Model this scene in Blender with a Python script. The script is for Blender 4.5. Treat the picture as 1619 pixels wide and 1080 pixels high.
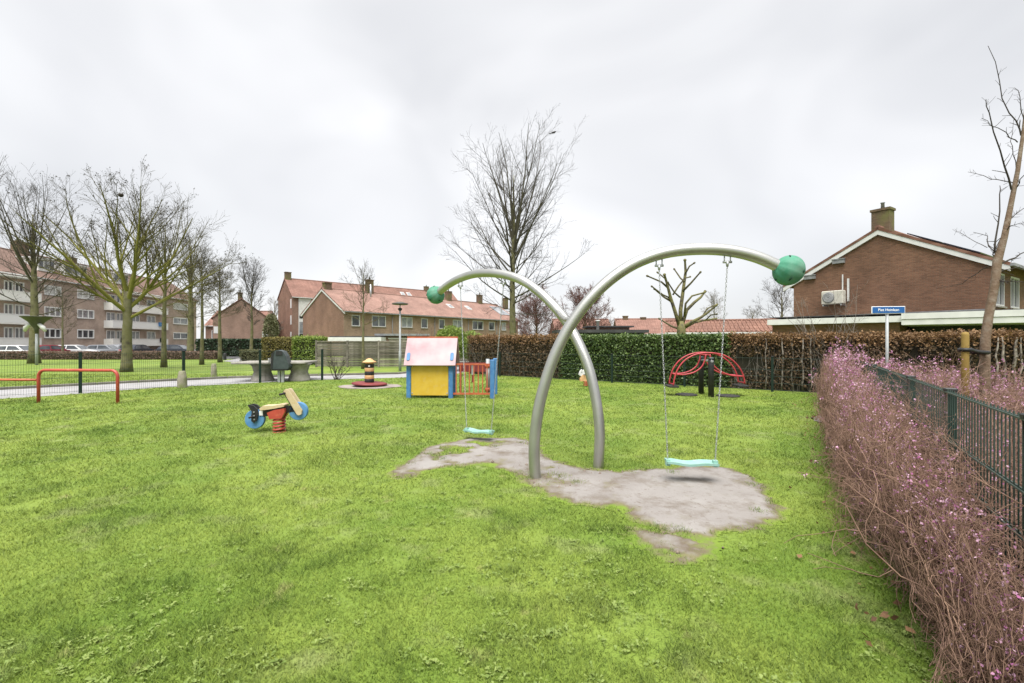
import bpy, math, random
import numpy as np
from mathutils import Vector, Matrix, noise as mnoise

for o in list(bpy.data.objects): bpy.data.objects.remove(o)
SC = bpy.context.scene
C = SC.collection
R = math.radians
PI = math.pi

# ---------------------------------------------------------------- camera, world, sun, exposure
EYE = 1.5
F = 720.0                       # focal length in pixels of the 1619 px wide photograph
cam = bpy.data.cameras.new('camera'); cam_o = bpy.data.objects.new('camera', cam); C.objects.link(cam_o)
cam.sensor_width = 36; cam.lens = 36 * F / 1619
cam.clip_start = 0.05; cam.clip_end = 2000
cam_o.location = (0, 0, EYE); cam_o.rotation_euler = (PI / 2, 0, 0)
SC.camera = cam_o

SUN_EL, SUN_AZ = R(68), R(190)      # azimuth measured clockwise from +Y
sun = bpy.data.lights.new('sun', 'SUN'); sun_o = bpy.data.objects.new('sun', sun); C.objects.link(sun_o)
sun.energy = 1.5; sun.angle = R(48); sun.color = (1, 0.975, 0.94)
_d = Vector((math.sin(SUN_AZ) * math.cos(SUN_EL), math.cos(SUN_AZ) * math.cos(SUN_EL), math.sin(SUN_EL)))
sun_o.location = (-8, -12, 20)
sun_o.rotation_euler = (-_d).to_track_quat('-Z', 'Y').to_euler()

SC.view_settings.view_transform = 'Standard'
SC.view_settings.look = 'None'
SC.view_settings.gamma = 1
SC.view_settings.use_curve_mapping = False
SC.view_settings.exposure = 2.4

W = bpy.data.worlds.new('World'); SC.world = W; W.use_nodes = True
nt = W.node_tree; nt.nodes.clear()
def wn(t, **k):
    n = nt.nodes.new(t)
    for a, b in k.items(): setattr(n, a, b)
    return n
sky = wn('ShaderNodeTexSky', sky_type='NISHITA'); sky.sun_disc = False
sky.sun_elevation = SUN_EL; sky.sun_rotation = SUN_AZ
tc = wn('ShaderNodeTexCoord')
mp = wn('ShaderNodeMapping'); mp.inputs['Scale'].default_value = (1.0, 1.0, 1.7); mp.inputs['Rotation'].default_value = (0.2, 0.35, 0.5)
nz = wn('ShaderNodeTexNoise'); nz.inputs['Scale'].default_value = 2.0; nz.inputs['Detail'].default_value = 3; nz.inputs['Roughness'].default_value = 0.42; nz.inputs['Distortion'].default_value = 0.6
rp = wn('ShaderNodeValToRGB')
rp.color_ramp.elements[0].position = 0.33; rp.color_ramp.elements[0].color = (1.42, 1.43, 1.465, 1)
rp.color_ramp.elements[1].position = 0.66; rp.color_ramp.elements[1].color = (1.93, 1.93, 1.94, 1)
mx = wn('ShaderNodeMix', data_type='RGBA'); mx.inputs['Factor'].default_value = 0.97
bg = wn('ShaderNodeBackground'); bg.inputs['Strength'].default_value = 0.1
wo = wn('ShaderNodeOutputWorld')
L_ = nt.links.new
L_(tc.outputs['Generated'], mp.inputs['Vector']); L_(mp.outputs['Vector'], nz.inputs['Vector']); L_(nz.outputs['Fac'], rp.inputs['Fac'])
L_(sky.outputs['Color'], mx.inputs['A']); L_(rp.outputs['Color'], mx.inputs['B']); L_(mx.outputs['Result'], bg.inputs['Color']); L_(bg.outputs['Background'], wo.inputs['Surface'])

# ---------------------------------------------------------------- helpers: placing
def gnd(px, py):                    # ground point seen at this photo pixel
    Y = EYE * F / (py - 540.0); return ((px - 809.5) / F * Y, Y)
def at(px, py, Y):                  # point at depth Y seen at this photo pixel
    return ((px - 809.5) / F * Y, Y, EYE + (540.0 - py) / F * Y)
def smooth(a, b, x):
    t = np.clip((x - a) / (b - a), 0, 1); return t * t * (3 - 2 * t)
def gz(x, y):                       # the car park at the far left lies a little lower
    return float(-0.35 * smooth(38, 47, np.float64(y)) * smooth(-12, -24, np.float64(x)))

# ---------------------------------------------------------------- helpers: materials
MATS = {}
def mat(name, c1, c2=None, scale=4.0, rough=0.7, metal=0.0, bump=0.0, bscale=None, detail=5, spec=0.4, attr=None, trans=0.0, lo=0.35, hi=0.65, c3=None, scale3=1.0, lo3=0.45, hi3=0.65, rnd=0.0):
    """noise-coloured principled material; attr = float attribute that mixes c1 to c2 instead of the noise"""
    m = bpy.data.materials.new(name); m.use_nodes = True; t = m.node_tree; t.nodes.clear(); l = t.links.new
    out = t.nodes.new('ShaderNodeOutputMaterial'); p = t.nodes.new('ShaderNodeBsdfPrincipled')
    p.inputs['Roughness'].default_value = rough; p.inputs['Metallic'].default_value = metal
    p.inputs['Specular IOR Level'].default_value = spec
    c1 = (*c1, 1); c2 = (*(c2 or c1[:3]), 1)
    g = t.nodes.new('ShaderNodeTexCoord')
    n = t.nodes.new('ShaderNodeTexNoise'); n.inputs['Scale'].default_value = scale; n.inputs['Detail'].default_value = detail
    l(g.outputs['Object'], n.inputs['Vector'])
    r = t.nodes.new('ShaderNodeMapRange'); r.inputs['From Min'].default_value = lo; r.inputs['From Max'].default_value = hi
    if attr:
        a = t.nodes.new('ShaderNodeAttribute'); a.attribute_name = attr
        ad = t.nodes.new('ShaderNodeMath'); ad.operation = 'MULTIPLY_ADD'; ad.inputs[1].default_value = 0.35; ad.use_clamp = True
        l(n.outputs['Fac'], ad.inputs[0])
        sb = t.nodes.new('ShaderNodeMath'); sb.operation = 'SUBTRACT'; sb.inputs[1].default_value = 0.17
        l(a.outputs['Fac'], sb.inputs[0]); l(sb.outputs[0], ad.inputs[2])
        fac = ad.outputs[0]
    else:
        l(n.outputs['Fac'], r.inputs['Value']); fac = r.outputs['Result']
    x = t.nodes.new('ShaderNodeMix'); x.data_type = 'RGBA'; l(fac, x.inputs['Factor']); x.inputs['A'].default_value = c1; x.inputs['B'].default_value = c2
    col = x.outputs['Result']
    if c3:
        n3 = t.nodes.new('ShaderNodeTexNoise'); n3.inputs['Scale'].default_value = scale3; n3.inputs['Detail'].default_value = 6
        l(g.outputs['Object'], n3.inputs['Vector'])
        r3 = t.nodes.new('ShaderNodeMapRange'); r3.inputs['From Min'].default_value = lo3; r3.inputs['From Max'].default_value = hi3; l(n3.outputs['Fac'], r3.inputs['Value'])
        x3 = t.nodes.new('ShaderNodeMix'); x3.data_type = 'RGBA'; l(r3.outputs['Result'], x3.inputs['Factor']); l(col, x3.inputs['A']); x3.inputs['B'].default_value = (*c3, 1)
        col = x3.outputs['Result']
    if rnd:
        oi = t.nodes.new('ShaderNodeObjectInfo'); h = t.nodes.new('ShaderNodeHueSaturation')
        mr = t.nodes.new('ShaderNodeMapRange'); mr.inputs['To Min'].default_value = 1 - rnd; mr.inputs['To Max'].default_value = 1 + rnd
        l(oi.outputs['Random'], mr.inputs['Value']); l(mr.outputs['Result'], h.inputs['Value']); l(col, h.inputs['Color']); col = h.outputs['Color']
    l(col, p.inputs['Base Color'])
    if bump:
        nb = t.nodes.new('ShaderNodeTexNoise'); nb.inputs['Scale'].default_value = bscale or scale * 4; nb.inputs['Detail'].default_value = 6
        l(g.outputs['Object'], nb.inputs['Vector'])
        b = t.nodes.new('ShaderNodeBump'); b.inputs['Strength'].default_value = bump; b.inputs['Distance'].default_value = 0.02
        l(nb.outputs['Fac'], b.inputs['Height']); l(b.outputs['Normal'], p.inputs['Normal'])
    if trans:
        tr = t.nodes.new('ShaderNodeBsdfTranslucent'); l(col, tr.inputs['Color'])
        ms = t.nodes.new('ShaderNodeMixShader'); ms.inputs['Fac'].default_value = trans
        l(p.outputs['BSDF'], ms.inputs[1]); l(tr.outputs['BSDF'], ms.inputs[2]); l(ms.outputs['Shader'], out.inputs['Surface'])
    else: l(p.outputs['BSDF'], out.inputs['Surface'])
    MATS[name] = m
    return m

def brick_mat(name, c1, c2, mortar, bw=0.22, bh=0.062, ms=0.011, tile=False, moss=None):
    m = bpy.data.materials.new(name); m.use_nodes = True; t = m.node_tree; t.nodes.clear(); l = t.links.new
    out = t.nodes.new('ShaderNodeOutputMaterial'); p = t.nodes.new('ShaderNodeBsdfPrincipled'); p.inputs['Roughness'].default_value = 0.85; p.inputs['Specular IOR Level'].default_value = 0.25
    g = t.nodes.new('ShaderNodeTexCoord'); s = t.nodes.new('ShaderNodeSeparateXYZ'); l(g.outputs['Object'], s.inputs[0])
    cb = t.nodes.new('ShaderNodeCombineXYZ')
    if tile:                                    # along the ridge, down the slope
        l(s.outputs['X'], cb.inputs['X']); l(s.outputs['Z'], cb.inputs['Y'])
    else:
        a = t.nodes.new('ShaderNodeMath'); a.operation = 'ADD'; l(s.outputs['X'], a.inputs[0]); l(s.outputs['Y'], a.inputs[1])
        l(a.outputs[0], cb.inputs['X']); l(s.outputs['Z'], cb.inputs['Y'])
    b = t.nodes.new('ShaderNodeTexBrick'); b.inputs['Scale'].default_value = 1.0
    b.inputs['Brick Width'].default_value = bw; b.inputs['Row Height'].default_value = bh; b.inputs['Mortar Size'].default_value = ms
    b.inputs['Color1'].default_value = (*c1, 1); b.inputs['Color2'].default_value = (*c2, 1); b.inputs['Mortar'].default_value = (*mortar, 1)
    b.inputs['Mortar Smooth'].default_value = 0.3
    l(cb.outputs[0], b.inputs['Vector'])
    n = t.nodes.new('ShaderNodeTexNoise'); n.inputs['Scale'].default_value = 0.55; n.inputs['Detail'].default_value = 7; n.inputs['Roughness'].default_value = 0.65; l(g.outputs['Object'], n.inputs['Vector'])
    mr = t.nodes.new('ShaderNodeMapRange'); mr.inputs['From Min'].default_value = 0.3; mr.inputs['From Max'].default_value = 0.7; mr.inputs['To Min'].default_value = 0.72; mr.inputs['To Max'].default_value = 1.22
    l(n.outputs['Fac'], mr.inputs['Value'])
    h = t.nodes.new('ShaderNodeHueSaturation'); l(mr.outputs['Result'], h.inputs['Value']); l(b.outputs['Color'], h.inputs['Color'])
    col = h.outputs['Color']
    if moss:
        n3 = t.nodes.new('ShaderNodeTexNoise'); n3.inputs['Scale'].default_value = 1.4; n3.inputs['Detail'].default_value = 8; l(g.outputs['Object'], n3.inputs['Vector'])
        r3 = t.nodes.new('ShaderNodeMapRange'); r3.inputs['From Min'].default_value = 0.48; r3.inputs['From Max'].default_value = 0.7; r3.inputs['To Max'].default_value = 0.75; l(n3.outputs['Fac'], r3.inputs['Value'])
        x3 = t.nodes.new('ShaderNodeMix'); x3.data_type = 'RGBA'; l(r3.outputs['Result'], x3.inputs['Factor']); l(col, x3.inputs['A']); x3.inputs['B'].default_value = (*moss, 1); col = x3.outputs['Result']
    l(col, p.inputs['Base Color'])
    bp = t.nodes.new('ShaderNodeBump'); bp.inputs['Strength'].default_value = 0.6; bp.inputs['Distance'].default_value = 0.02 if not tile else 0.05
    inv = t.nodes.new('ShaderNodeMath'); inv.operation = 'SUBTRACT'; inv.inputs[0].default_value = 1; l(b.outputs['Fac'], inv.inputs[1])
    l(inv.outputs[0], bp.inputs['Height']); l(bp.outputs['Normal'], p.inputs['Normal'])
    l(p.outputs['BSDF'], out.inputs['Surface'])
    MATS[name] = m; return m

# ---------------------------------------------------------------- helpers: objects
def tag(o, label=None, cat=None, group=None, kind=None):
    if label: o['label'] = label
    if cat: o['category'] = cat
    if group: o['group'] = group
    if kind: o['kind'] = kind
    return o
def thing(name, label, cat, loc=(0, 0, 0), rz=0.0, group=None):
    o = bpy.data.objects.new(name, None); C.objects.link(o); o.empty_display_size = 0.2
    o.location = loc; o.rotation_euler = (0, 0, rz)
    return tag(o, label, cat, group)
def mesh_obj(name, me, m, parent=None):
    o = bpy.data.objects.new(name, me); C.objects.link(o)
    if m and not me.materials: me.materials.append(m)
    if parent: o.parent = parent
    return o
def copy_tree(o, parent=None):
    c = o.copy(); C.objects.link(c)
    if parent: c.parent = parent
    for ch in list(o.children): copy_tree(ch, c)
    return c

def np_obj(name, V, Fc, m, parent=None, attrs=None, smooth=False):
    V = np.asarray(V, np.float32); Fc = np.asarray(Fc, np.int32); k = Fc.shape[1]
    me = bpy.data.meshes.new(name)
    me.vertices.add(len(V)); me.vertices.foreach_set('co', V.ravel())
    me.loops.add(Fc.size); me.loops.foreach_set('vertex_index', Fc.ravel())
    me.polygons.add(len(Fc)); me.polygons.foreach_set('loop_start', np.arange(0, Fc.size, k, dtype=np.int32))
    if smooth: me.polygons.foreach_set('use_smooth', np.ones(len(Fc), bool))
    me.update(calc_edges=True)
    for a, v in (attrs or {}).items():
        at_ = me.attributes.new(a, 'FLOAT', 'POINT'); at_.data.foreach_set('value', np.asarray(v, np.float32))
    return mesh_obj(name, me, m, parent)

class MB:
    """collects simple shapes into one mesh"""
    def __init__(s): s.v = []; s.f = []; s.sm = []
    def add(s, vs, fs, smooth=False):
        b = len(s.v); s.v += [tuple(p) for p in vs]; s.f += [tuple(i + b for i in f) for f in fs]; s.sm += [smooth] * len(fs); return s
    def box(s, x0, x1, y0, y1, z0, z1, M=None):
        vs = [Vector(p) for p in ((x0, y0, z0), (x1, y0, z0), (x1, y1, z0), (x0, y1, z0), (x0, y0, z1), (x1, y0, z1), (x1, y1, z1), (x0, y1, z1))]
        if M: vs = [M @ p for p in vs]
        return s.add(vs, [(3, 2, 1, 0), (4, 5, 6, 7), (0, 1, 5, 4), (1, 2, 6, 5), (2, 3, 7, 6), (3, 0, 4, 7)])
    def bbox(s, x0, x1, y0, y1, z0, z1, b=0.01, M=None):       # box with chamfered vertical and horizontal edges
        vs = []
        for z, e in ((z0, b), (z0 + b, 0), (z1 - b, 0), (z1, b)):
            xa, xb, ya, yb = x0 + e, x1 - e, y0 + e, y1 - e
            vs += [(xa + b, ya, z), (xb - b, ya, z), (xb, ya + b, z), (xb, yb - b, z), (xb - b, yb, z), (xa + b, yb, z), (xa, yb - b, z), (xa, ya + b, z)]
        vs = [Vector(p) for p in vs]
        if M: vs = [M @ p for p in vs]
        fs = [tuple(range(7, -1, -1)), tuple(range(24, 32))]
        for k in range(3):
            for i in range(8):
                j = (i + 1) % 8; fs.append((k * 8 + i, k * 8 + j, k * 8 + 8 + j, k * 8 + 8 + i))
        return s.add(vs, fs)
    def tube(s, pts, rad, sides=10, caps=True, smooth=True, closed=False):
        pts = [Vector(p) for p in pts]; n = len(pts)
        rad = rad if hasattr(rad, '__len__') else [rad] * n
        T = []
        for i in range(n):
            a = pts[i - 1] if (i or closed) else pts[0]; b = pts[(i + 1) % n] if (i < n - 1 or closed) else pts[-1]
            T.append((b - a).normalized())
        ref = Vector((0, 0, 1)) if abs(T[0].z) < 0.9 else Vector((1, 0, 0))
        u = (ref - T[0] * ref.dot(T[0])).normalized(); vs = []
        for i in range(n):
            u = (u - T[i] * u.dot(T[i])).normalized(); w = T[i].cross(u)
            for k in range(sides):
                a = 2 * PI * k / sides; vs.append(pts[i] + (u * math.cos(a) + w * math.sin(a)) * rad[i])
        fs = []
        for i in range(n if closed else n - 1):
            for k in range(sides):
                k2 = (k + 1) % sides; i2 = (i + 1) % n
                fs.append((i * sides + k, i * sides + k2, i2 * sides + k2, i2 * sides + k))
        s.add(vs, fs, smooth)
        if caps and not closed:
            s.f.append(tuple(len(s.v) - n * sides + k for k in range(sides - 1, -1, -1))); s.sm.append(False)
            s.f.append(tuple(len(s.v) - sides + k for k in range(sides))); s.sm.append(False)
        return s
    def lathe(s, prof, seg=20, M=None, smooth=True):           # prof: (r, z) from the bottom up
        vs = []; fs = []
        for r, z in prof:
            for k in range(seg):
                a = 2 * PI * k / seg; p = Vector((r * math.cos(a), r * math.sin(a), z)); vs.append(M @ p if M else p)
        for i in range(len(prof) - 1):
            for k in range(seg):
                k2 = (k + 1) % seg; fs.append((i * seg + k, i * seg + k2, (i + 1) * seg + k2, (i + 1) * seg + k))
        s.add(vs, fs, smooth)
        b = len(s.v) - len(vs)
        s.f.append(tuple(b + k for k in range(seg - 1, -1, -1))); s.sm.append(False)
        s.f.append(tuple(b + len(vs) - seg + k for k in range(seg))); s.sm.append(False)
        return s
    def prism(s, poly, d0, d1, axis='y', M=None):              # polygon extruded along an axis
        n = len(poly)
        def P(a, b, d): return Vector((a, d, b)) if axis == 'y' else (Vector((d, a, b)) if axis == 'x' else Vector((a, b, d)))
        vs = [P(a, b, d0) for a, b in poly] + [P(a, b, d1) for a, b in poly]
        if M: vs = [M @ p for p in vs]
        fs = [tuple(range(n)), tuple(range(2 * n - 1, n - 1, -1))] + [(i, i + n, (i + 1) % n + n, (i + 1) % n) for i in range(n)]
        return s.add(vs, fs)
    def obj(s, name, m, parent=None, fix=True):
        me = bpy.data.meshes.new(name); me.from_pydata([tuple(p) for p in s.v], [], s.f)
        me.polygons.foreach_set('use_smooth', s.sm); me.update()
        if fix:
            import bmesh
            bm = bmesh.new(); bm.from_mesh(me); bmesh.ops.recalc_face_normals(bm, faces=bm.faces); bm.to_mesh(me); bm.free()
        return mesh_obj(name, me, m, parent)

def rotm(p, axis, ang): return Matrix.Translation(p) @ Matrix.Rotation(ang, 4, axis) @ Matrix.Translation(-Vector(p))

# numpy value noise (for scattering only)
def vnoise(x, y, seed=0):
    xi = np.floor(x).astype(np.int64); yi = np.floor(y).astype(np.int64); fx = x - xi; fy = y - yi
    fx = fx * fx * (3 - 2 * fx); fy = fy * fy * (3 - 2 * fy)
    def h(a, b):
        n = (a * 374761393 + b * 668265263 + seed * 974634777) & 0xffffffff
        n = ((n ^ (n >> 13)) * 1274126177) & 0xffffffff
        return ((n ^ (n >> 16)) & 0xffff) / 65535.0
    return (h(xi, yi) * (1 - fx) + h(xi + 1, yi) * fx) * (1 - fy) + (h(xi, yi + 1) * (1 - fx) + h(xi + 1, yi + 1) * fx) * fy
def fnoise(x, y, seed=0): return 0.5 * vnoise(x, y, seed) + 0.3 * vnoise(2.1 * x, 2.1 * y, seed + 1) + 0.2 * vnoise(4.3 * x, 4.3 * y, seed + 2)
def inpoly(x, y, poly):
    c = np.zeros(len(x), bool); n = len(poly)
    for i in range(n):
        x1, y1 = poly[i]; x2, y2 = poly[(i + 1) % n]
        k = ((y1 > y) != (y2 > y)) & (x < (x2 - x1) * (y - y1) / (y2 - y1 + 1e-12) + x1); c ^= k
    return c

# batches of thin tubes
class TB:
    def __init__(s): s.V = []; s.F = []; s.A = []; s.n = 0
    def add(s, P, Rr, sides=3):
        P = np.asarray(P, float); M, n, _ = P.shape
        if M == 0: return
        T = np.gradient(P, axis=1); T /= np.linalg.norm(T, axis=2, keepdims=True) + 1e-9
        ref = np.where(np.abs(T[:, :1, 2:3]) < 0.9, np.array([[[0, 0, 1.0]]]), np.array([[[1.0, 0, 0]]]))
        ref = np.broadcast_to(ref, T.shape)
        u = np.cross(T, ref); u /= np.linalg.norm(u, axis=2, keepdims=True) + 1e-9
        w = np.cross(T, u)
        a = np.arange(sides) * 2 * PI / sides
        V = P[:, :, None, :] + (u[:, :, None, :] * np.cos(a)[None, None, :, None] + w[:, :, None, :] * np.sin(a)[None, None, :, None]) * Rr[:, :, None, None]
        idx = np.arange(M * n * sides).reshape(M, n, sides) + s.n
        k2 = (np.arange(sides) + 1) % sides
        f = np.stack([idx[:, :-1, :], idx[:, :-1, k2], idx[:, 1:, k2], idx[:, 1:, :]], -1).reshape(-1, 4)
        s.V.append(V.reshape(-1, 3)); s.F.append(f); s.A.append(np.repeat(Rr.reshape(-1), sides)); s.n += M * n * sides
    def obj(s, name, m, parent=None, thick=0.05):
        A = np.clip(np.concatenate(s.A) / thick, 0, 1)
        return np_obj(name, np.concatenate(s.V), np.concatenate(s.F), m, parent, {'thick': A}, smooth=True)

def unit(v): return v / (np.linalg.norm(v, axis=-1, keepdims=True) + 1e-9)
def march(p0, d, L, n, trop, wob, rng):
    """polylines from p0 along d, bending upwards by trop and wandering by wob"""
    M = len(p0); P = np.zeros((M, n, 3)); P[:, 0] = p0; d = unit(d); st = (L / (n - 1))[:, None]
    for i in range(1, n):
        P[:, i] = P[:, i - 1] + d * st
        d = unit(d + np.array([0, 0, 1.0]) * trop + rng.normal(0, wob, (M, 3)))
    return P
def sprout(P, Rr, k, t0, t1, ang, ratio, rr, n, trop, wob, rng, Lmin=0.05, tip=0.35, rmin=0.003, taper=0.5):
    M, m, _ = P.shape; plen = np.linalg.norm(np.diff(P, axis=1), axis=2).sum(1)
    i = np.repeat(np.arange(M), k); t = rng.uniform(t0, t1, M * k)
    x = t * (m - 1); j = np.minimum(x.astype(int), m - 2); fr = (x - j)[:, None]
    p = P[i, j] * (1 - fr) + P[i, j + 1] * fr; T = unit(P[i, j + 1] - P[i, j])
    r0 = Rr[i, j] * (1 - fr[:, 0]) + Rr[i, j + 1] * fr[:, 0]
    q = rng.normal(0, 1, (M * k, 3)); q = unit(q - T * (q * T).sum(1, keepdims=True))
    a = np.radians(rng.normal(ang, ang * 0.22, M * k))[:, None]
    d = T * np.cos(a) + q * np.sin(a)
    L = np.maximum(plen[i] * ratio * (1 - taper * t) * rng.uniform(0.65, 1.25, M * k), Lmin)
    rs = np.maximum(r0 * rr, rmin)
    Q = march(p, d, L, n, trop, wob, rng)
    Q_r = rs[:, None] * np.linspace(1, tip, n)[None, :]
    return Q, np.maximum(Q_r, rmin * 0.8)
def cards(P, size, rng, asp=0.6, flat=0.0):
    """small quads facing every way: leaves"""
    n = len(P); a = unit(rng.normal(0, 1, (n, 3)) * np.array([1, 1, 1 - flat])); b = rng.normal(0, 1, (n, 3)); b = unit(b - a * (a * b).sum(1, keepdims=True))
    s = (size * rng.uniform(0.6, 1.35, n))[:, None]
    V = np.stack([P - a * s - b * s * asp * 0.3, P - b * s * asp * .9, P + a * s, P + b * s * asp], 1)
    Fc = np.arange(4 * n).reshape(n, 4)
    return V.reshape(-1, 3), Fc, np.repeat(rng.uniform(0, 1, n), 4)

# ---------------------------------------------------------------- materials
mat('steel', (0.5, 0.5, 0.475), (0.42, 0.42, 0.40), scale=3, rough=0.45, metal=1.0, bump=0.05, bscale=60)
mat('galv', (0.5, 0.51, 0.52), (0.38, 0.39, 0.4), scale=30, rough=0.45, metal=0.8)
mat('ball_green', (0.035, 0.19, 0.115), (0.06, 0.235, 0.15), scale=7, rough=0.6, c3=(0.14, 0.25, 0.19), scale3=5, lo3=0.47, hi3=0.75)
mat('seam', (0.01, 0.05, 0.03), rough=0.8)
mat('seat_mint', (0.2, 0.38, 0.32), (0.25, 0.42, 0.36), scale=9, rough=0.45, c3=(0.4, 0.5, 0.45), scale3=14, lo3=0.6, hi3=0.8)
mat('red_paint', (0.40, 0.065, 0.04), (0.33, 0.05, 0.035), scale=8, rough=0.4, c3=(0.5, 0.16, 0.09), scale3=11, lo3=0.58, hi3=0.8)
mat('crimson', (0.30, 0.025, 0.035), (0.38, 0.05, 0.055), scale=8, rough=0.4)
mat('rail_orange', (0.36, 0.075, 0.03), (0.42, 0.12, 0.055), scale=9, rough=0.45)
mat('blue_paint', (0.045, 0.14, 0.32), (0.06, 0.18, 0.36), scale=9, rough=0.5, c3=(0.15, 0.27, 0.4), scale3=12, lo3=0.6, hi3=0.8)
mat('wheel_blue', (0.065, 0.19, 0.38), (0.10, 0.24, 0.42), scale=9, rough=0.5)
mat('yellow_board', (0.52, 0.33, 0.025), (0.56, 0.38, 0.05), scale=5, rough=0.5, c3=(0.5, 0.37, 0.12), scale3=8, lo3=0.55, hi3=0.8)
mat('faded_pink', (0.36, 0.215, 0.235), (0.39, 0.28, 0.30), scale=2, rough=0.65, c3=(0.39, 0.335, 0.345), scale3=2.2, lo3=0.4, hi3=0.66)
mat('maroon', (0.14, 0.02, 0.025), (0.18, 0.035, 0.03), scale=6, rough=0.6)
mat('cream_board', (0.45, 0.36, 0.2), (0.5, 0.41, 0.26), scale=12, rough=0.55, c3=(0.45, 0.3, 0.12), scale3=18, lo3=0.6, hi3=0.75)
mat('black', (0.012, 0.013, 0.014), (0.022, 0.022, 0.022), scale=9, rough=0.5)
mat('rubber', (0.02, 0.02, 0.02), (0.035, 0.033, 0.03), scale=20, rough=0.9)
mat('tan_wood', (0.5, 0.28, 0.12), (0.58, 0.36, 0.18), scale=9, rough=0.65)
mat('white_paint', (0.6, 0.6, 0.59), (0.52, 0.52, 0.515), scale=3, rough=0.5)
mat('white_bright', (0.78, 0.78, 0.76), rough=0.45)
mat('white_frame', (0.55, 0.55, 0.54), rough=0.45)
mat('cream_wall', (0.74, 0.73, 0.68), (0.8, 0.79, 0.75), scale=2, rough=0.8)
mat('fence_green', (0.009, 0.021, 0.015), (0.013, 0.028, 0.02), scale=30, rough=0.65, spec=.2)
mat('fence_wire', (0.035, 0.055, 0.045), (0.06, 0.08, 0.068), scale=30, rough=0.5)
mat('bin_green', (0.034, 0.046, 0.047), (0.048, 0.062, 0.063), scale=8, rough=0.45)
mat('concrete', (0.24, 0.225, 0.195), (0.3, 0.285, 0.255), scale=7, rough=0.9, bump=0.4, bscale=40, c3=(0.14, 0.14, 0.09), scale3=3, lo3=0.5, hi3=0.75)
mat('old_stone', (0.2, 0.18, 0.14), (0.28, 0.26, 0.2), scale=7, rough=0.9, bump=0.5, bscale=30, c3=(0.14, 0.16, 0.06), scale3=4)
mat('grey_wood', (0.17, 0.15, 0.125), (0.25, 0.225, 0.19), scale=6, rough=0.85, bump=0.3, bscale=30, c3=(0.12, 0.11, 0.08), scale3=2, rnd=0.35)
mat('stake_wood', (0.20, 0.13, 0.03), (0.26, 0.175, 0.045), scale=6, rough=0.8)
mat('lamp_grey', (0.27, 0.285, 0.29), (0.33, 0.345, 0.345), scale=6, rough=0.45)
mat('lamp_olive', (0.06, 0.058, 0.05), (0.085, 0.08, 0.07), scale=6, rough=0.5)
mat('sign_blue', (0.012, 0.085, 0.27), (0.016, 0.10, 0.3), scale=6, rough=0.35)
mat('sign_white', (0.8, 0.8, 0.8), rough=0.35)
mat('felt', (0.035, 0.035, 0.037), (0.06, 0.06, 0.06), scale=2, rough=0.9)
mat('lead', (0.16, 0.165, 0.175), (0.24, 0.245, 0.25), scale=5, rough=0.6)
mat('solar', (0.012, 0.014, 0.022), rough=0.25)
mat('glass_dark', (0.03, 0.035, 0.04), (0.10, 0.11, 0.12), scale=0.9, rough=0.08, spec=0.7)
mat('glass_pale', (0.32, 0.33, 0.34), (0.14, 0.15, 0.16), scale=0.8, rough=0.15, spec=0.6)
mat('curtain', (0.5, 0.49, 0.47), (0.6, 0.6, 0.58), scale=3, rough=0.8)
mat('path', (0.25, 0.245, 0.245), (0.30, 0.295, 0.295), scale=2.2, rough=0.85, bump=0.2, bscale=40, c3=(0.20, 0.195, 0.185), scale3=0.8, lo3=0.5, hi3=0.75)
mat('kerb', (0.11, 0.105, 0.085), (0.16, 0.15, 0.125), scale=5, rough=0.9, rnd=0.2)
mat('asphalt', (0.06, 0.06, 0.06), (0.08, 0.08, 0.08), scale=3, rough=0.9)
mat('soil', (0.05, 0.036, 0.026), (0.085, 0.062, 0.045), scale=9, rough=0.95, bump=0.8, bscale=30)
mat('sand', (0.215, 0.18, 0.165), (0.275, 0.238, 0.22), scale=1.6, rough=0.95, bump=0.45, bscale=45, detail=9, c3=(0.125, 0.098, 0.08), scale3=1.7, lo3=0.5, hi3=0.7)
mat('worn_soil', (0.15, 0.125, 0.085), (0.13, 0.14, 0.05), scale=4, rough=0.95, bump=0.6, bscale=40, c3=(0.09, 0.07, 0.05), scale3=6)
mat('clod', (0.12, 0.09, 0.07), (0.22, 0.175, 0.145), scale=6, rough=0.95)
mat('leaf_dead', (0.09, 0.045, 0.025), (0.2, 0.11, 0.05), attr='rnd', scale=30, rough=0.8)
brick_mat('brick_apartment', (0.49, 0.365, 0.285), (0.43, 0.305, 0.235), (0.46, 0.40, 0.35))
brick_mat('tile_brown', (0.20, 0.135, 0.11), (0.165, 0.11, 0.09), (0.12, 0.075, 0.058), bw=0.24, bh=0.22, ms=0.02, tile=True)
brick_mat('brick_small', (0.28, 0.165, 0.12), (0.22, 0.125, 0.09), (0.25, 0.2, 0.16))
brick_mat('brick_row', (0.25, 0.14, 0.098), (0.19, 0.103, 0.072), (0.22, 0.17, 0.14))
brick_mat('brick_row_pale', (0.31, 0.20, 0.135), (0.25, 0.155, 0.105), (0.28, 0.23, 0.18))
brick_mat('brick_house', (0.205, 0.103, 0.063), (0.132, 0.066, 0.041), (0.15, 0.104, 0.074))
brick_mat('brick_mossy', (0.17, 0.11, 0.07), (0.12, 0.075, 0.05), (0.12, 0.1, 0.07), moss=(0.14, 0.15, 0.045))
brick_mat('tile_red', (0.25, 0.142, 0.112), (0.21, 0.114, 0.09), (0.15, 0.078, 0.06), bw=0.24, bh=0.22, ms=0.02, tile=True)
brick_mat('tile_pale', (0.28, 0.175, 0.142), (0.245, 0.148, 0.12), (0.19, 0.108, 0.086), bw=0.24, bh=0.22, ms=0.015, tile=True)
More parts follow.
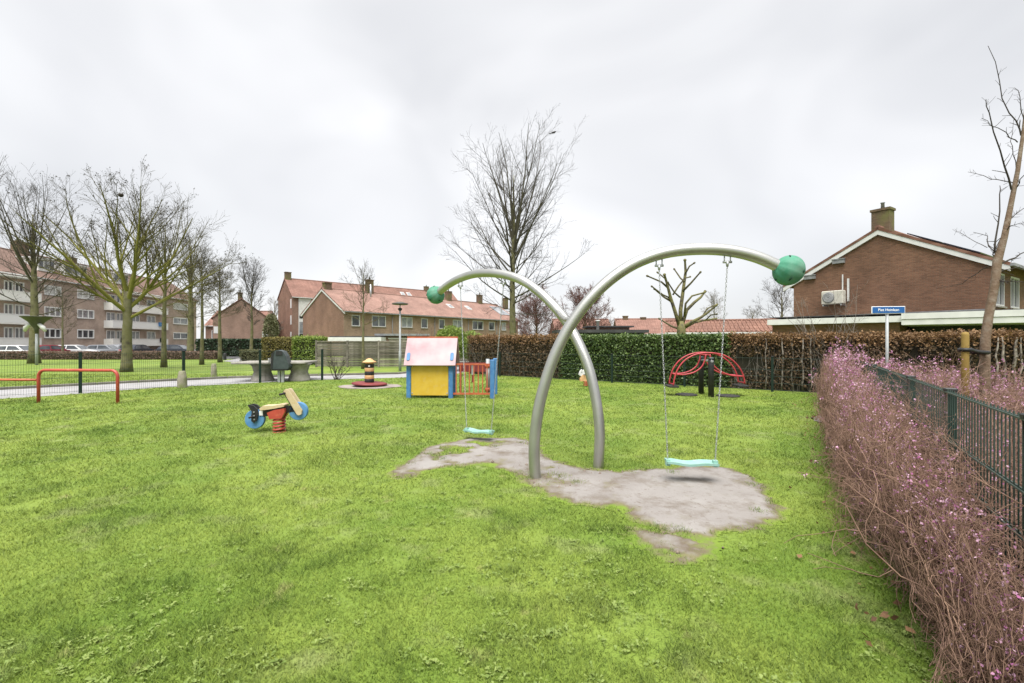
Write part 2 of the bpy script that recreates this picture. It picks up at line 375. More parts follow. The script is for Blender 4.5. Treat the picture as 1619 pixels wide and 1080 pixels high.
brick_mat('tile_orange', (0.215, 0.118, 0.086), (0.18, 0.095, 0.07), (0.14, 0.068, 0.046), bw=0.24, bh=0.22, ms=0.02, tile=True)
# bark: thin twigs c1, thick limbs c2
mat('bark_moss', (0.042, 0.033, 0.026), (0.165, 0.158, 0.032), attr='thick', scale=5, rough=0.9)
mat('bark_plain', (0.034, 0.027, 0.023), (0.06, 0.054, 0.034), attr='thick', scale=5, rough=0.9)
mat('bark_trunk', (0.115, 0.11, 0.042), (0.145, 0.135, 0.075), scale=5, rough=0.9, bump=0.9, bscale=16, c3=(0.06, 0.052, 0.036), scale3=4, lo3=0.5, hi3=0.72)
mat('pollard_bark', (0.135, 0.126, 0.042), (0.165, 0.15, 0.07), scale=5, rough=0.9, bump=0.8, bscale=16, c3=(0.05, 0.042, 0.03), scale3=5, lo3=0.46, hi3=0.64)
mat('bark_limb', (0.085, 0.075, 0.038), (0.12, 0.108, 0.052), scale=6, rough=0.9, bump=.6, bscale=18)
mat('bark_purple', (0.135, 0.062, 0.055), (0.11, 0.07, 0.055), attr='thick', scale=5, rough=0.9)
mat('bark_young', (0.125, 0.08, 0.05), (0.17, 0.12, 0.082), scale=14, rough=0.85, bump=0.4, bscale=40, c3=(0.22, 0.18, 0.14), scale3=9, lo3=0.5, hi3=0.7)
mat('bark_pale', (0.16, 0.14, 0.12), (0.17, 0.15, 0.12), attr='thick', scale=5, rough=0.9)
mat('pale_bark', (0.26, 0.23, 0.19), (0.08, 0.065, 0.05), scale=9, rough=0.9, lo=.42, hi=.6)
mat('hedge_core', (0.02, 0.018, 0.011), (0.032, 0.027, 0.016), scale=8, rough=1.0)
mat('twig_core', (0.05, 0.036, 0.026), (0.075, 0.055, 0.04), scale=8, rough=1.0)
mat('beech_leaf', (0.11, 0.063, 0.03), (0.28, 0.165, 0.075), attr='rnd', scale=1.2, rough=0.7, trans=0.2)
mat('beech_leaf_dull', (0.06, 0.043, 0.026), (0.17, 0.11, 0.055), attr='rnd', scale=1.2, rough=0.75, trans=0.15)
mat('ivy_leaf', (0.036, 0.07, 0.02), (0.13, 0.19, 0.05), attr='rnd', scale=1.2, rough=0.5, trans=0.15)
mat('laurel_leaf', (0.012, 0.03, 0.012), (0.03, 0.06, 0.022), attr='rnd', scale=1.2, rough=0.5)
mat('privet_leaf', (0.10, 0.16, 0.03), (0.26, 0.33, 0.06), attr='rnd', scale=1.2, rough=0.6, trans=0.2)
mat('olive_leaf', (0.12, 0.11, 0.035), (0.25, 0.2, 0.06), attr='rnd', scale=1.2, rough=0.7, trans=0.2)
mat('dull_leaf', (0.11, 0.12, 0.055), (0.2, 0.2, 0.1), attr='rnd', scale=1.2, rough=0.7, trans=0.2)
mat('weed_leaf', (0.13, 0.195, 0.038), (0.225, 0.285, 0.075), attr='rnd', scale=3, rough=.6, trans=.2)
mat('thorn_leaf', (0.13, 0.085, 0.062), (0.2, 0.135, 0.10), attr='rnd', scale=1.5, rough=.9)
mat('shrub_twig', (0.25, 0.15, 0.108), (0.085, 0.05, 0.036), attr='thick', scale=9, rough=0.85, c3=(0.31, 0.20, 0.135), scale3=7, lo3=.54, hi3=.75)
mat('blossom', (0.36, 0.10, 0.26), (0.58, 0.40, 0.48), attr='rnd', scale=9, rough=0.7, trans=0.25)
mat('shell', (0.5, 0.33, 0.12), (0.62, 0.45, 0.2), scale=9, rough=0.6)
mat('ac_cream', (0.45, 0.43, 0.37), (0.5, 0.48, 0.42), scale=4, rough=0.5)
mat('carpaint_silver', (0.26, 0.27, 0.29), rough=0.25, metal=0.3)
mat('carpaint_white', (0.6, 0.6, 0.6), rough=0.25)
mat('carpaint_red', (0.22, 0.03, 0.045), rough=0.25)
mat('carpaint_dark', (0.03, 0.034, 0.045), rough=0.22)
mat('tyre', (0.02, 0.02, 0.02), rough=0.8)
mat('lamp_lens', (0.7, 0.7, 0.68), rough=0.15)
mat('tail_red', (0.4, 0.02, 0.02), rough=0.25)
mat('bird_black', (0.012, 0.012, 0.014), rough=0.6)
mat('nest_twig', (0.03, 0.024, 0.018), (0.05, 0.04, 0.03), scale=20, rough=1)
M_ = MATS

def sand_mat():
    m = bpy.data.materials.new('sand_worn'); m.use_nodes = True; t = m.node_tree; t.nodes.clear(); l = t.links.new
    out = t.nodes.new('ShaderNodeOutputMaterial'); p = t.nodes.new('ShaderNodeBsdfPrincipled'); p.inputs['Roughness'].default_value = 0.95; p.inputs['Specular IOR Level'].default_value = 0.15
    g = t.nodes.new('ShaderNodeTexCoord')
    def N(scale, det, lo, hi, r=.6):
        n = t.nodes.new('ShaderNodeTexNoise'); n.inputs['Scale'].default_value = scale; n.inputs['Detail'].default_value = det; n.inputs['Roughness'].default_value = r; l(g.outputs['Object'], n.inputs['Vector'])
        q = t.nodes.new('ShaderNodeMapRange'); q.inputs['From Min'].default_value = lo; q.inputs['From Max'].default_value = hi; l(n.outputs['Fac'], q.inputs['Value']); return q.outputs['Result'], n.outputs['Fac']
    def mix(f, a, b):
        x = t.nodes.new('ShaderNodeMix'); x.data_type = 'RGBA'; l(f, x.inputs['Factor'])
        for k, c in (('A', a), ('B', b)):
            if isinstance(c, tuple): x.inputs[k].default_value = (*c, 1)
            else: l(c, x.inputs[k])
        return x.outputs['Result']
    sand = mix(N(1.5, 9, .35, .65)[0], (.205, .188, .174), (.252, .237, .222))
    sand = mix(N(2.6, 9, .50, .68, .7)[0], sand, (.135, .112, .09))
    sand = mix(N(22, 4, .60, .74)[0], sand, (.14, .115, .095))
    soil = mix(N(5, 6, .4, .6)[0], (.12, .095, .068), (.155, .14, .075))
    a = t.nodes.new('ShaderNodeAttribute'); a.attribute_name = 'share'
    ad = t.nodes.new('ShaderNodeMath'); ad.operation = 'MULTIPLY_ADD'; ad.inputs[1].default_value = 1.7; l(N(3.5, 8, 0, 1)[1], ad.inputs[0]); sb = t.nodes.new('ShaderNodeMath'); sb.operation = 'SUBTRACT'; sb.inputs[1].default_value = .88; l(a.outputs['Fac'], sb.inputs[0]); l(sb.outputs[0], ad.inputs[2])
    mr = t.nodes.new('ShaderNodeMapRange'); mr.inputs['From Min'].default_value = .42; mr.inputs['From Max'].default_value = .85; l(ad.outputs[0], mr.inputs['Value'])
    m2 = t.nodes.new('ShaderNodeMapRange'); m2.inputs['From Min'].default_value = .12; m2.inputs['From Max'].default_value = .42; l(ad.outputs[0], m2.inputs['Value'])
    turf = mix(N(.55, 6, .38, .62)[0], (.112, .178, .024), (.184, .243, .042))
    l(mix(m2.outputs['Result'], turf, mix(mr.outputs['Result'], soil, sand)), p.inputs['Base Color'])
    b = t.nodes.new('ShaderNodeBump'); b.inputs['Strength'].default_value = .6; b.inputs['Distance'].default_value = .02; l(N(38, 8, 0, 1)[1], b.inputs['Height']); l(b.outputs['Normal'], p.inputs['Normal'])
    l(p.outputs['BSDF'], out.inputs['Surface']); MATS['sand_worn'] = m
sand_mat()
def grass_mat(name, blades):
    m = bpy.data.materials.new(name); m.use_nodes = True; t = m.node_tree; t.nodes.clear(); l = t.links.new
    out = t.nodes.new('ShaderNodeOutputMaterial'); p = t.nodes.new('ShaderNodeBsdfPrincipled'); p.inputs['Roughness'].default_value = 0.65; p.inputs['Specular IOR Level'].default_value = 0.2
    g = t.nodes.new('ShaderNodeNewGeometry')
    def N(scale, detail, lo, hi):
        n = t.nodes.new('ShaderNodeTexNoise'); n.inputs['Scale'].default_value = scale; n.inputs['Detail'].default_value = detail; n.inputs['Roughness'].default_value = 0.6
        l(g.outputs['Position'], n.inputs['Vector']); r = t.nodes.new('ShaderNodeMapRange'); r.inputs['From Min'].default_value = lo; r.inputs['From Max'].default_value = hi; l(n.outputs['Fac'], r.inputs['Value']); return r.outputs['Result']
    def mixc(f, a, b):
        x = t.nodes.new('ShaderNodeMix'); x.data_type = 'RGBA'; l(f, x.inputs['Factor'])
        for s_, c in (('A', a), ('B', b)):
            if isinstance(c, tuple): x.inputs[s_].default_value = (*c, 1)
            else: l(c, x.inputs[s_])
        return x.outputs['Result']
    deep, lime, dry, moss = (0.112, 0.178, 0.024), (0.184, 0.243, 0.042), (0.255, 0.245, 0.10), (0.195, 0.23, 0.08)
    c = mixc(N(0.55, 6, 0.38, 0.62), deep, lime)
    c = mixc(N(1.7, 6, 0.55, 0.72), c, moss)
    c = mixc(N(3.1, 5, 0.62, 0.78), c, dry)
    if blades:
        a = t.nodes.new('ShaderNodeAttribute'); a.attribute_name = 'rnd'
        h = t.nodes.new('ShaderNodeHueSaturation'); mr = t.nodes.new('ShaderNodeMapRange'); mr.inputs['To Min'].default_value = 0.5; mr.inputs['To Max'].default_value = 1.42
        l(a.outputs['Fac'], mr.inputs['Value']); l(mr.outputs['Result'], h.inputs['Value'])
        mr2 = t.nodes.new('ShaderNodeMapRange'); mr2.inputs['To Min'].default_value = 0.515; mr2.inputs['To Max'].default_value = 0.485; l(a.outputs['Fac'], mr2.inputs['Value']); l(mr2.outputs['Result'], h.inputs['Hue'])
        l(c, h.inputs['Color']); c = h.outputs['Color']
        l(c, p.inputs['Base Color'])
        vm = t.nodes.new('ShaderNodeMix'); vm.data_type = 'VECTOR'; vm.inputs['Factor'].default_value = 0.38; l(g.outputs['Normal'], vm.inputs['A']); vm.inputs['B'].default_value = (0, 0, 1); l(vm.outputs['Result'], p.inputs['Normal'])
        tr = t.nodes.new('ShaderNodeBsdfTranslucent'); l(c, tr.inputs['Color']); ms = t.nodes.new('ShaderNodeMixShader'); ms.inputs['Fac'].default_value = 0.3
        l(p.outputs['BSDF'], ms.inputs[1]); l(tr.outputs['BSDF'], ms.inputs[2]); l(ms.outputs['Shader'], out.inputs['Surface'])
    else:
        c = mixc(N(7.5, 8, 0.68, 0.82), c, (0.085, 0.07, 0.04))          # bare soil specks
        l(c, p.inputs['Base Color'])
        n = t.nodes.new('ShaderNodeTexNoise'); n.inputs['Scale'].default_value = 34; n.inputs['Detail'].default_value = 6; l(g.outputs['Position'], n.inputs['Vector'])
        b = t.nodes.new('ShaderNodeBump'); b.inputs['Strength'].default_value = 0.9; b.inputs['Distance'].default_value = 0.03; l(n.outputs['Fac'], b.inputs['Height']); l(b.outputs['Normal'], p.inputs['Normal'])
        l(p.outputs['BSDF'], out.inputs['Surface'])
    MATS[name] = m
grass_mat('grass_ground', False); grass_mat('grass_blade', True)

# ---------------------------------------------------------------- the setting: ground, path, sand, beds
xs = np.concatenate([np.linspace(-700, -90, 8), np.linspace(-80, 80, 65), np.linspace(90, 700, 8)])
ys = np.concatenate([np.linspace(-300, -20, 5), np.linspace(-10, 120, 53), np.linspace(140, 900, 8)])
GX, GY = np.meshgrid(xs, ys); GZ = -0.35 * smooth(38, 47, GY) * smooth(-12, -24, GX)
nx, ny = len(xs), len(ys); idx = np.arange(nx * ny).reshape(ny, nx)
gf = np.stack([idx[:-1, :-1], idx[:-1, 1:], idx[1:, 1:], idx[1:, :-1]], -1).reshape(-1, 4)
tag(np_obj('ground', np.stack([GX, GY, GZ], -1).reshape(-1, 3), gf, M_['grass_ground'], smooth=True), kind='structure')

def sheet(name, poly, z, m):
    mb = MB(); mb.add([(x, y, z) for x, y in poly], [tuple(range(len(poly)))])
    o = mb.obj(name, m, fix=False)
    if o.data.polygons[0].normal.z < 0: o.data.flip_normals()
    return tag(o, kind='structure')

near_edge = [(-21, 5.2), gnd(0, 631), gnd(127, 623), gnd(250, 613), gnd(400, 606), (-7.7, 17.8), (-4.4, 18.9), (-2.6, 20.6), (-2.2, 24), (-2.2, 34)]
far_edge = [(-23.5, 7.6), gnd(0, 617), gnd(220, 605.3), gnd(360, 598.6), (-8.4, 19.8), (-5.2, 20.8), (-4.4, 22.5), (-4.2, 24.5), (-4.2, 34)]
PATH_POLY = near_edge + far_edge[::-1]
sheet('path', PATH_POLY, 0.006, M_['path'])
# kerb stones along the far edge of the path
def along(poly, step):
    out = []
    for (x0, y0), (x1, y1) in zip(poly, poly[1:]):
        L = math.hypot(x1 - x0, y1 - y0); n = max(1, round(L / step))
        for i in range(n): out.append((x0 + (x1 - x0) * i / n, y0 + (y1 - y0) * i / n, math.atan2(y1 - y0, x1 - x0), L / n))
    return out
kerb = tag(bpy.data.objects.new('kerb', None), kind='structure'); C.objects.link(kerb)
kb = MB().bbox(0, 0.985, 0, 0.12, -0.05, 0.09, 0.012).obj('kerb_stone', M_['kerb'], kerb)
for i, (x, y, a, L) in enumerate(along(far_edge[:7], 1.0)):
    o = kb if i == 0 else kb.copy()
    if i: C.objects.link(o)
    o.location = (x, y, 0); o.rotation_euler = (0, 0, a); o.scale = (L, 1, 1); o.parent = kerb
sheet('side_path', [gnd(352, 571), gnd(376, 567), gnd(432, 566), gnd(430, 572), gnd(380, 574)], 0.006, M_['path'])
mb = MB(); mb.add([(-75, 44, gz(-75, 44) + .03), (-28, 44, gz(-28, 44) + .03), (-30, 56, -0.32), (-34, 92, -0.32), (-75, 92, -0.32), (-75, 56, -.32)], [(0, 1, 2, 3, 4, 5)])
tag(mb.obj('car_park', M_['asphalt'], fix=False), kind='structure')

def px_poly(pts, ox, oy, sc): return [gnd(ox + x / sc, oy + y / sc) for x, y in pts]
SAND1 = px_poly([(35, 222), (130, 190), (190, 165), (225, 125), (320, 95), (400, 80), (520, 82), (605, 86), (660, 130), (690, 165), (770, 190), (840, 205), (920, 200), (1000, 200), (1090, 205), (1180, 195), (1300, 188), (1400, 208), (1480, 238), (1530, 290), (1560, 340), (1535, 385), (1470, 405), (1390, 425), (1290, 440), (1180, 442), (1090, 422), (1040, 385), (1010, 350), (940, 332), (850, 322), (760, 312), (690, 275), (620, 245), (560, 212), (510, 192), (440, 176), (360, 180), (300, 195), (220, 200), (130, 242), (60, 245)], 580, 660, 2.381)
SAND2 = px_poly([(985, 440), (1090, 440), (1180, 465), (1290, 465), (1325, 490), (1250, 512), (1180, 522), (1080, 492), (1010, 468)], 580, 660, 2.381)
SAND3 = [(gnd(585, 611)[0] + 1.05 * math.cos(a), gnd(585, 611)[1] + 0.85 * math.sin(a)) for a in np.linspace(0, 2 * PI, 24, endpoint=False)]
SAND4 = [gnd(1285, 661), gnd(1300, 657), gnd(1318, 660), gnd(1322, 666), gnd(1300, 669), gnd(1288, 666)]
SAND5 = [gnd(92, 641), gnd(118, 637), gnd(150, 633), gnd(158, 635), gnd(128, 641), gnd(105, 643)]
def ragged(poly, step, amp, seed):
    out = []
    for i, (x0, y0) in enumerate(poly):
        x1, y1 = poly[(i + 1) % len(poly)]; n = max(2, int(math.hypot(x1 - x0, y1 - y0) / step))
        for k in range(n):
            x = x0 + (x1 - x0) * k / n; y = y0 + (y1 - y0) * k / n
            w = mnoise.noise((x * 2.2, y * 2.2, seed)) + 0.6 * mnoise.noise((x * 7, y * 7, seed + 5)) + 0.3 * mnoise.noise((x * 19, y * 19, seed))
            w2 = mnoise.noise((x * 2.5, y * 2.5, seed + 9)) + 0.6 * mnoise.noise((x * 8, y * 8, seed + 3))
            out.append((x + amp * w, y + amp * w2))
    return out
SANDS = [ragged(p, 0.05, a, i * 11.3) for i, (p, a) in enumerate(((SAND3, 0.10), (SAND4, 0.06)))]
def sand_share(x, y):                                   # 0 on the grass, 1 well inside the worn sand
    jx = x + (fnoise(x * 2.3, y * 2.3, 61) - .5) * .22 + (fnoise(x * 9, y * 9, 3) - .5) * .15
    jy = y + (fnoise(x * 2.3, y * 2.3, 62) - .5) * .22 + (fnoise(x * 9, y * 9, 4) - .5) * .15
    out = np.zeros(len(x))
    for p in (SAND1, SAND2):
        c = np.zeros(len(x))
        for r, n in ((.03, 4), (.08, 8), (.15, 10)):
            for a in range(n): c += inpoly(jx + r * math.cos(a * 2 * PI / n), jy + r * math.sin(a * 2 * PI / n), p)
        out = np.maximum(out, c / 22)
    thin = smooth(.35, -.6, x) * smooth(.42, .62, fnoise(x * 2.4, y * 2.4, 93)) + smooth(-1.1, -1.7, x) * .5 + smooth(.9, .2, np.hypot(x - .75, y - 5.15)) * smooth(.45, .6, fnoise(x * 4, y * 4, 94)) * .6
    return out * np.clip(1 - .75 * thin, 0, 1)
def sand_sheet():
    st = .03; gx_, gy_ = np.meshgrid(np.arange(-2.9, 3.7, st), np.arange(2.9, 7.9, st)); a = sand_share(gx_.ravel(), gy_.ravel()); A = a.reshape(gx_.shape)
    k = A > .06; ny_, nx_ = k.shape; sel = k[:-1, :-1] & k[1:, :-1] & k[:-1, 1:] & k[1:, 1:]
    ii = np.arange(nx_ * ny_).reshape(ny_, nx_); f = np.stack([ii[:-1, :-1], ii[:-1, 1:], ii[1:, 1:], ii[1:, :-1]], -1)[sel]
    u, inv = np.unique(f, return_inverse=True); x, y = gx_.ravel()[u], gy_.ravel()[u]
    z = .001 + a[u] * (.010 + .014 * fnoise(x * 3, y * 3, 44) + .012 * fnoise(x * 11, y * 11, 45))
    tag(np_obj('sand_patch', np.stack([x, y, z], 1), inv.reshape(-1, 4), M_['sand_worn'], attrs={'share': a[u]}, smooth=True), kind='structure')
sand_sheet()
for nm, p in zip(('sand_ring', 'bare_patch'), SANDS): sheet(nm, p, 0.010, M_['sand'])

# the near mesh fence line and the shrub bed along it
FS, FD = np.array([2.2, 1.97]), np.array([0.5385, 0.8426])
FN = np.array([0.8426, -0.5385])                      # to the street side
def fence_pt(s, off=0.0): return FS + FD * s + FN * off
BED_EDGE = [(1.15, 0.6), (2.0, 2.0), (2.62, 3.0), (3.34, 4.15), (5.0, 6.75), (9.0, 12.75)]
bed_poly = BED_EDGE + [tuple(fence_pt(12.9, 2.6)), tuple(fence_pt(-2.5, 2.6))]
sheet('planting_bed', ragged(bed_poly, 0.06, 0.05, 77.0), 0.01, M_['soil'])
def bed_x(y): return np.interp(y, [p[1] for p in BED_EDGE], [p[0] for p in BED_EDGE])

# hedge line along the far side of the lawn
HA, HB = np.array([-0.5, 19.5]), np.array([9.0, 12.7]); HD = (HB - HA) / np.linalg.norm(HB - HA); HN = np.array([-HD[1], HD[0]])
if HN[1] < 0: HN = -HN
HANG = math.atan2(HD[1], HD[0])
def hedge_s(px, off):                                  # distance along the line where a photo column meets it
    k = (px - 809.5) / F; a = HA + HN * off
    return (k * a[1] - a[0]) / (HD[0] - k * HD[1])

# ---------------------------------------------------------------- grass
TUFTS = [(.26, 4.98, .12), (1.02, 5.4, .16), (-.25, 7.55, .15)] + [(gx_ , gy_, .16) for gx_, gy_ in (gnd(647, 630), gnd(714, 629), gnd(779, 632), gnd(61, 637), gnd(186, 638), gnd(1107, 623), gnd(1122, 628))] + [(gnd(p, 628)[0], gnd(p, 628)[1], .2) for p in range(655, 775, 8)]
SPROUTS = [gnd(*p) for p in ((1190, 770), (1222, 797), (876, 752), (890, 756), (915, 765), (1063, 750), (1196, 812), (1040, 838), (1075, 842), (700, 728))]
TUFTS += [(a, b, .1) for a, b in SPROUTS]
def make_grass():
    rng = np.random.default_rng(5)
    N = 850000
    Y = np.exp(rng.uniform(math.log(0.9), math.log(21.0), N)); X = rng.uniform(-1, 1, N) * (1.16 * Y + 1.4)
    keep = X < bed_x(Y) + rng.normal(0, 0.07, N)
    keep &= ~((Y > 15) & (((X - HA[0]) * HN[0] + (Y - HA[1]) * HN[1]) > 0.1) & (X > -0.5))
    keep &= ((X - HA[0]) * HN[0] + (Y - HA[1]) * HN[1] < 0.1) | (X < -0.5)
    jx, jy = X + (vnoise(X * 9, Y * 9, 3) - .5) * .16, Y + (vnoise(X * 9, Y * 9, 4) - .5) * .16
    tuft = vnoise(X * 5.5, Y * 5.5, 17)
    big = vnoise(X * 2.1, Y * 2.1, 23)
    for p in SANDS: keep &= ~(inpoly(jx, jy, p) & (tuft + .25 * big < 1.02))
    zone = (Y > 2.8) & (Y < 8); sh_ = np.zeros(N); sh_[zone] = sand_share(X[zone], Y[zone]); tf = fnoise(X * 6, Y * 6, 77); keep &= ~(sh_ > .10 + 1.25 * np.clip(tf - .32, 0, 1) + rng.uniform(0, .45, N)) | ((sh_ < .97) & (tf > .70) & (rng.uniform(0, 1, N) < .5)) | np.any([(X - a) ** 2 + (Y - b) ** 2 < (.09 * (.5 + tf)) ** 2 for a, b in SPROUTS], axis=0)
    keep &= ~inpoly(X, Y, PATH_POLY)
    n1 = fnoise(X * 1.3, Y * 1.3, 31); n2 = fnoise(X * 5.0, Y * 5.0, 57); bare = fnoise(X * 2.9, Y * 2.9, 91)
    keep &= rng.uniform(0, 1, N) < np.clip(1.35 - 2.3 * np.clip(bare - .52, 0, 1) * 2, 0.12, 1)
    X, Y, n1, n2 = X[keep], Y[keep], n1[keep], n2[keep]; n = len(X)
    tall = smooth(0.52, 0.72, n1) * 0.7 + smooth(0.55, 0.75, n2) * 0.9
    for bx, by, br in TUFTS: tall = np.maximum(tall, 1.7 * np.exp(-((X - bx) ** 2 + (Y - by) ** 2) / br ** 2))
    h = (0.016 + 0.014 * tall) * rng.uniform(0.6, 1.6, n) * (1 + 0.02 * Y)
    w = 0.0021 * rng.uniform(0.7, 1.5, n) * np.clip(Y / 3.2, 1, 4.5)
    a = rng.uniform(0, 2 * PI, n); la = rng.uniform(0, 2 * PI, n); lean = rng.uniform(0.25, 1.5, n) * h
    z = np.zeros(n)
    b0 = np.stack([X - w * np.cos(a), Y - w * np.sin(a), z], 1); b1 = np.stack([X + w * np.cos(a), Y + w * np.sin(a), z], 1)
    tp = np.stack([X + lean * np.cos(la), Y + lean * np.sin(la), h], 1)
    V = np.stack([b0, b1, tp], 1).reshape(-1, 3); Fc = np.arange(3 * n).reshape(n, 3)
    c = np.clip(rng.uniform(0, 1, n) * 0.8 + 0.2 * (1 - tall), 0, 1)
    tag(np_obj('grass', V, Fc, M_['grass_blade'], attrs={'rnd': np.repeat(c, 3)}), 'short mown bright green lawn grass covering the playground', 'grass', kind='stuff')
    # low broad-leaved weeds
    K = 4200
    Y = np.exp(rng.uniform(math.log(1.5), math.log(9.0), K)); X = rng.uniform(-1, 1, K) * (1.16 * Y + .5)
    cl = fnoise(X * 1.6, Y * 1.6, 140); keep = (cl > rng.uniform(.44, .62, K)) & (X < bed_x(Y) - .1)
    keep &= sand_share(X, Y) < .05
    X, Y = X[keep], Y[keep]; k = 9; n = len(X)
    ia = rng.uniform(0, 2 * PI, (n, 1)) + np.arange(k)[None] * 2 * PI / k + rng.normal(0, .25, (n, k))
    L = rng.uniform(.010, .034, (n, 1)) * rng.uniform(.4, 1.25, (n, k)); x_off = rng.normal(0, .016, (n, k)); y_off = rng.normal(0, .016, (n, k)); wd = L * rng.uniform(.2, .34, (n, k)); up = L * rng.uniform(.1, .5, (n, k))
    c, s = np.cos(ia), np.sin(ia); x, y = X[:, None] + x_off, Y[:, None] + y_off
    def pt(r, q, zz): return np.stack([x + c * r - s * q, y + s * r + c * q, zz], -1)
    V = np.stack([pt(L * .1, 0 * L, 0.012 + 0 * L), pt(L * .62, -wd, 0.014 + up * .8), pt(L, 0 * L, 0.012 + up * .7), pt(L * .62, wd, 0.014 + up * .8)], 2).reshape(-1, 3)
    Fc = np.arange(len(V)).reshape(-1, 4)
    tag(np_obj('lawn_weed', V, Fc, M_['weed_leaf'], attrs={'rnd': np.repeat(rng.uniform(0, 1, n * k), 4)}), 'low rosettes of pale green broad leaved weeds in the lawn', 'weeds', kind='stuff')
make_grass()

def make_litter():
    rng = np.random.default_rng(9)
    # crumbs of earth on the worn sand
    n = 4200; Y = rng.uniform(3.0, 7.4, n); X = rng.uniform(-2.6, 3.2, n); Y[:1500] = rng.normal(5.05, .35, 1500); X[:1500] = rng.normal(.65, .5, 1500); k = sand_share(X, Y) > .15; k &= fnoise(X * 1.7, Y * 1.7, 8) > .47
    X, Y = X[k], Y[k]; n = len(X); r = 0.0045 * np.exp(rng.normal(0, .6, n))
    oc = np.array([[1, 0, 0], [-1, 0, 0], [0, 1, 0], [0, -1, 0], [0, 0, 1], [0, 0, -.6]]); of = np.array([[0, 2, 4], [2, 1, 4], [1, 3, 4], [3, 0, 4], [2, 0, 5], [1, 2, 5], [3, 1, 5], [0, 3, 5]])
    V = np.stack([X, Y, 0.008 + r * .3], 1)[:, None] + oc[None] * r[:, None, None] * rng.uniform(.6, 1.5, (n, 6, 1))
    Fc = (of[None] + np.arange(n)[:, None, None] * 6).reshape(-1, 3)
    tag(np_obj('soil_crumb', V.reshape(-1, 3), Fc, M_['clod']), 'dark crumbs of earth scattered over the bare sand under the swings', 'soil', kind='stuff')
    n = 420; Y = rng.uniform(2.2, 12.2, n); X = bed_x(Y) - np.abs(rng.normal(0, .22, n)) * (1 + Y * .05)
    k = np.arange(60); X[k] = gnd(1303, 663)[0] + rng.normal(0, .14, 60); Y[k] = gnd(1303, 663)[1] + rng.normal(0, .14, 60)
    V, Fc, a = cards(np.stack([X, Y, 0.03 + 0 * X], 1), 0.022, rng, .7, .7)
    tag(np_obj('fallen_leaves', V, Fc, M_['leaf_dead'], attrs={'rnd': a}), 'brown dead leaves fallen on the grass along the pink shrubs', 'leaves', kind='stuff')
make_litter()

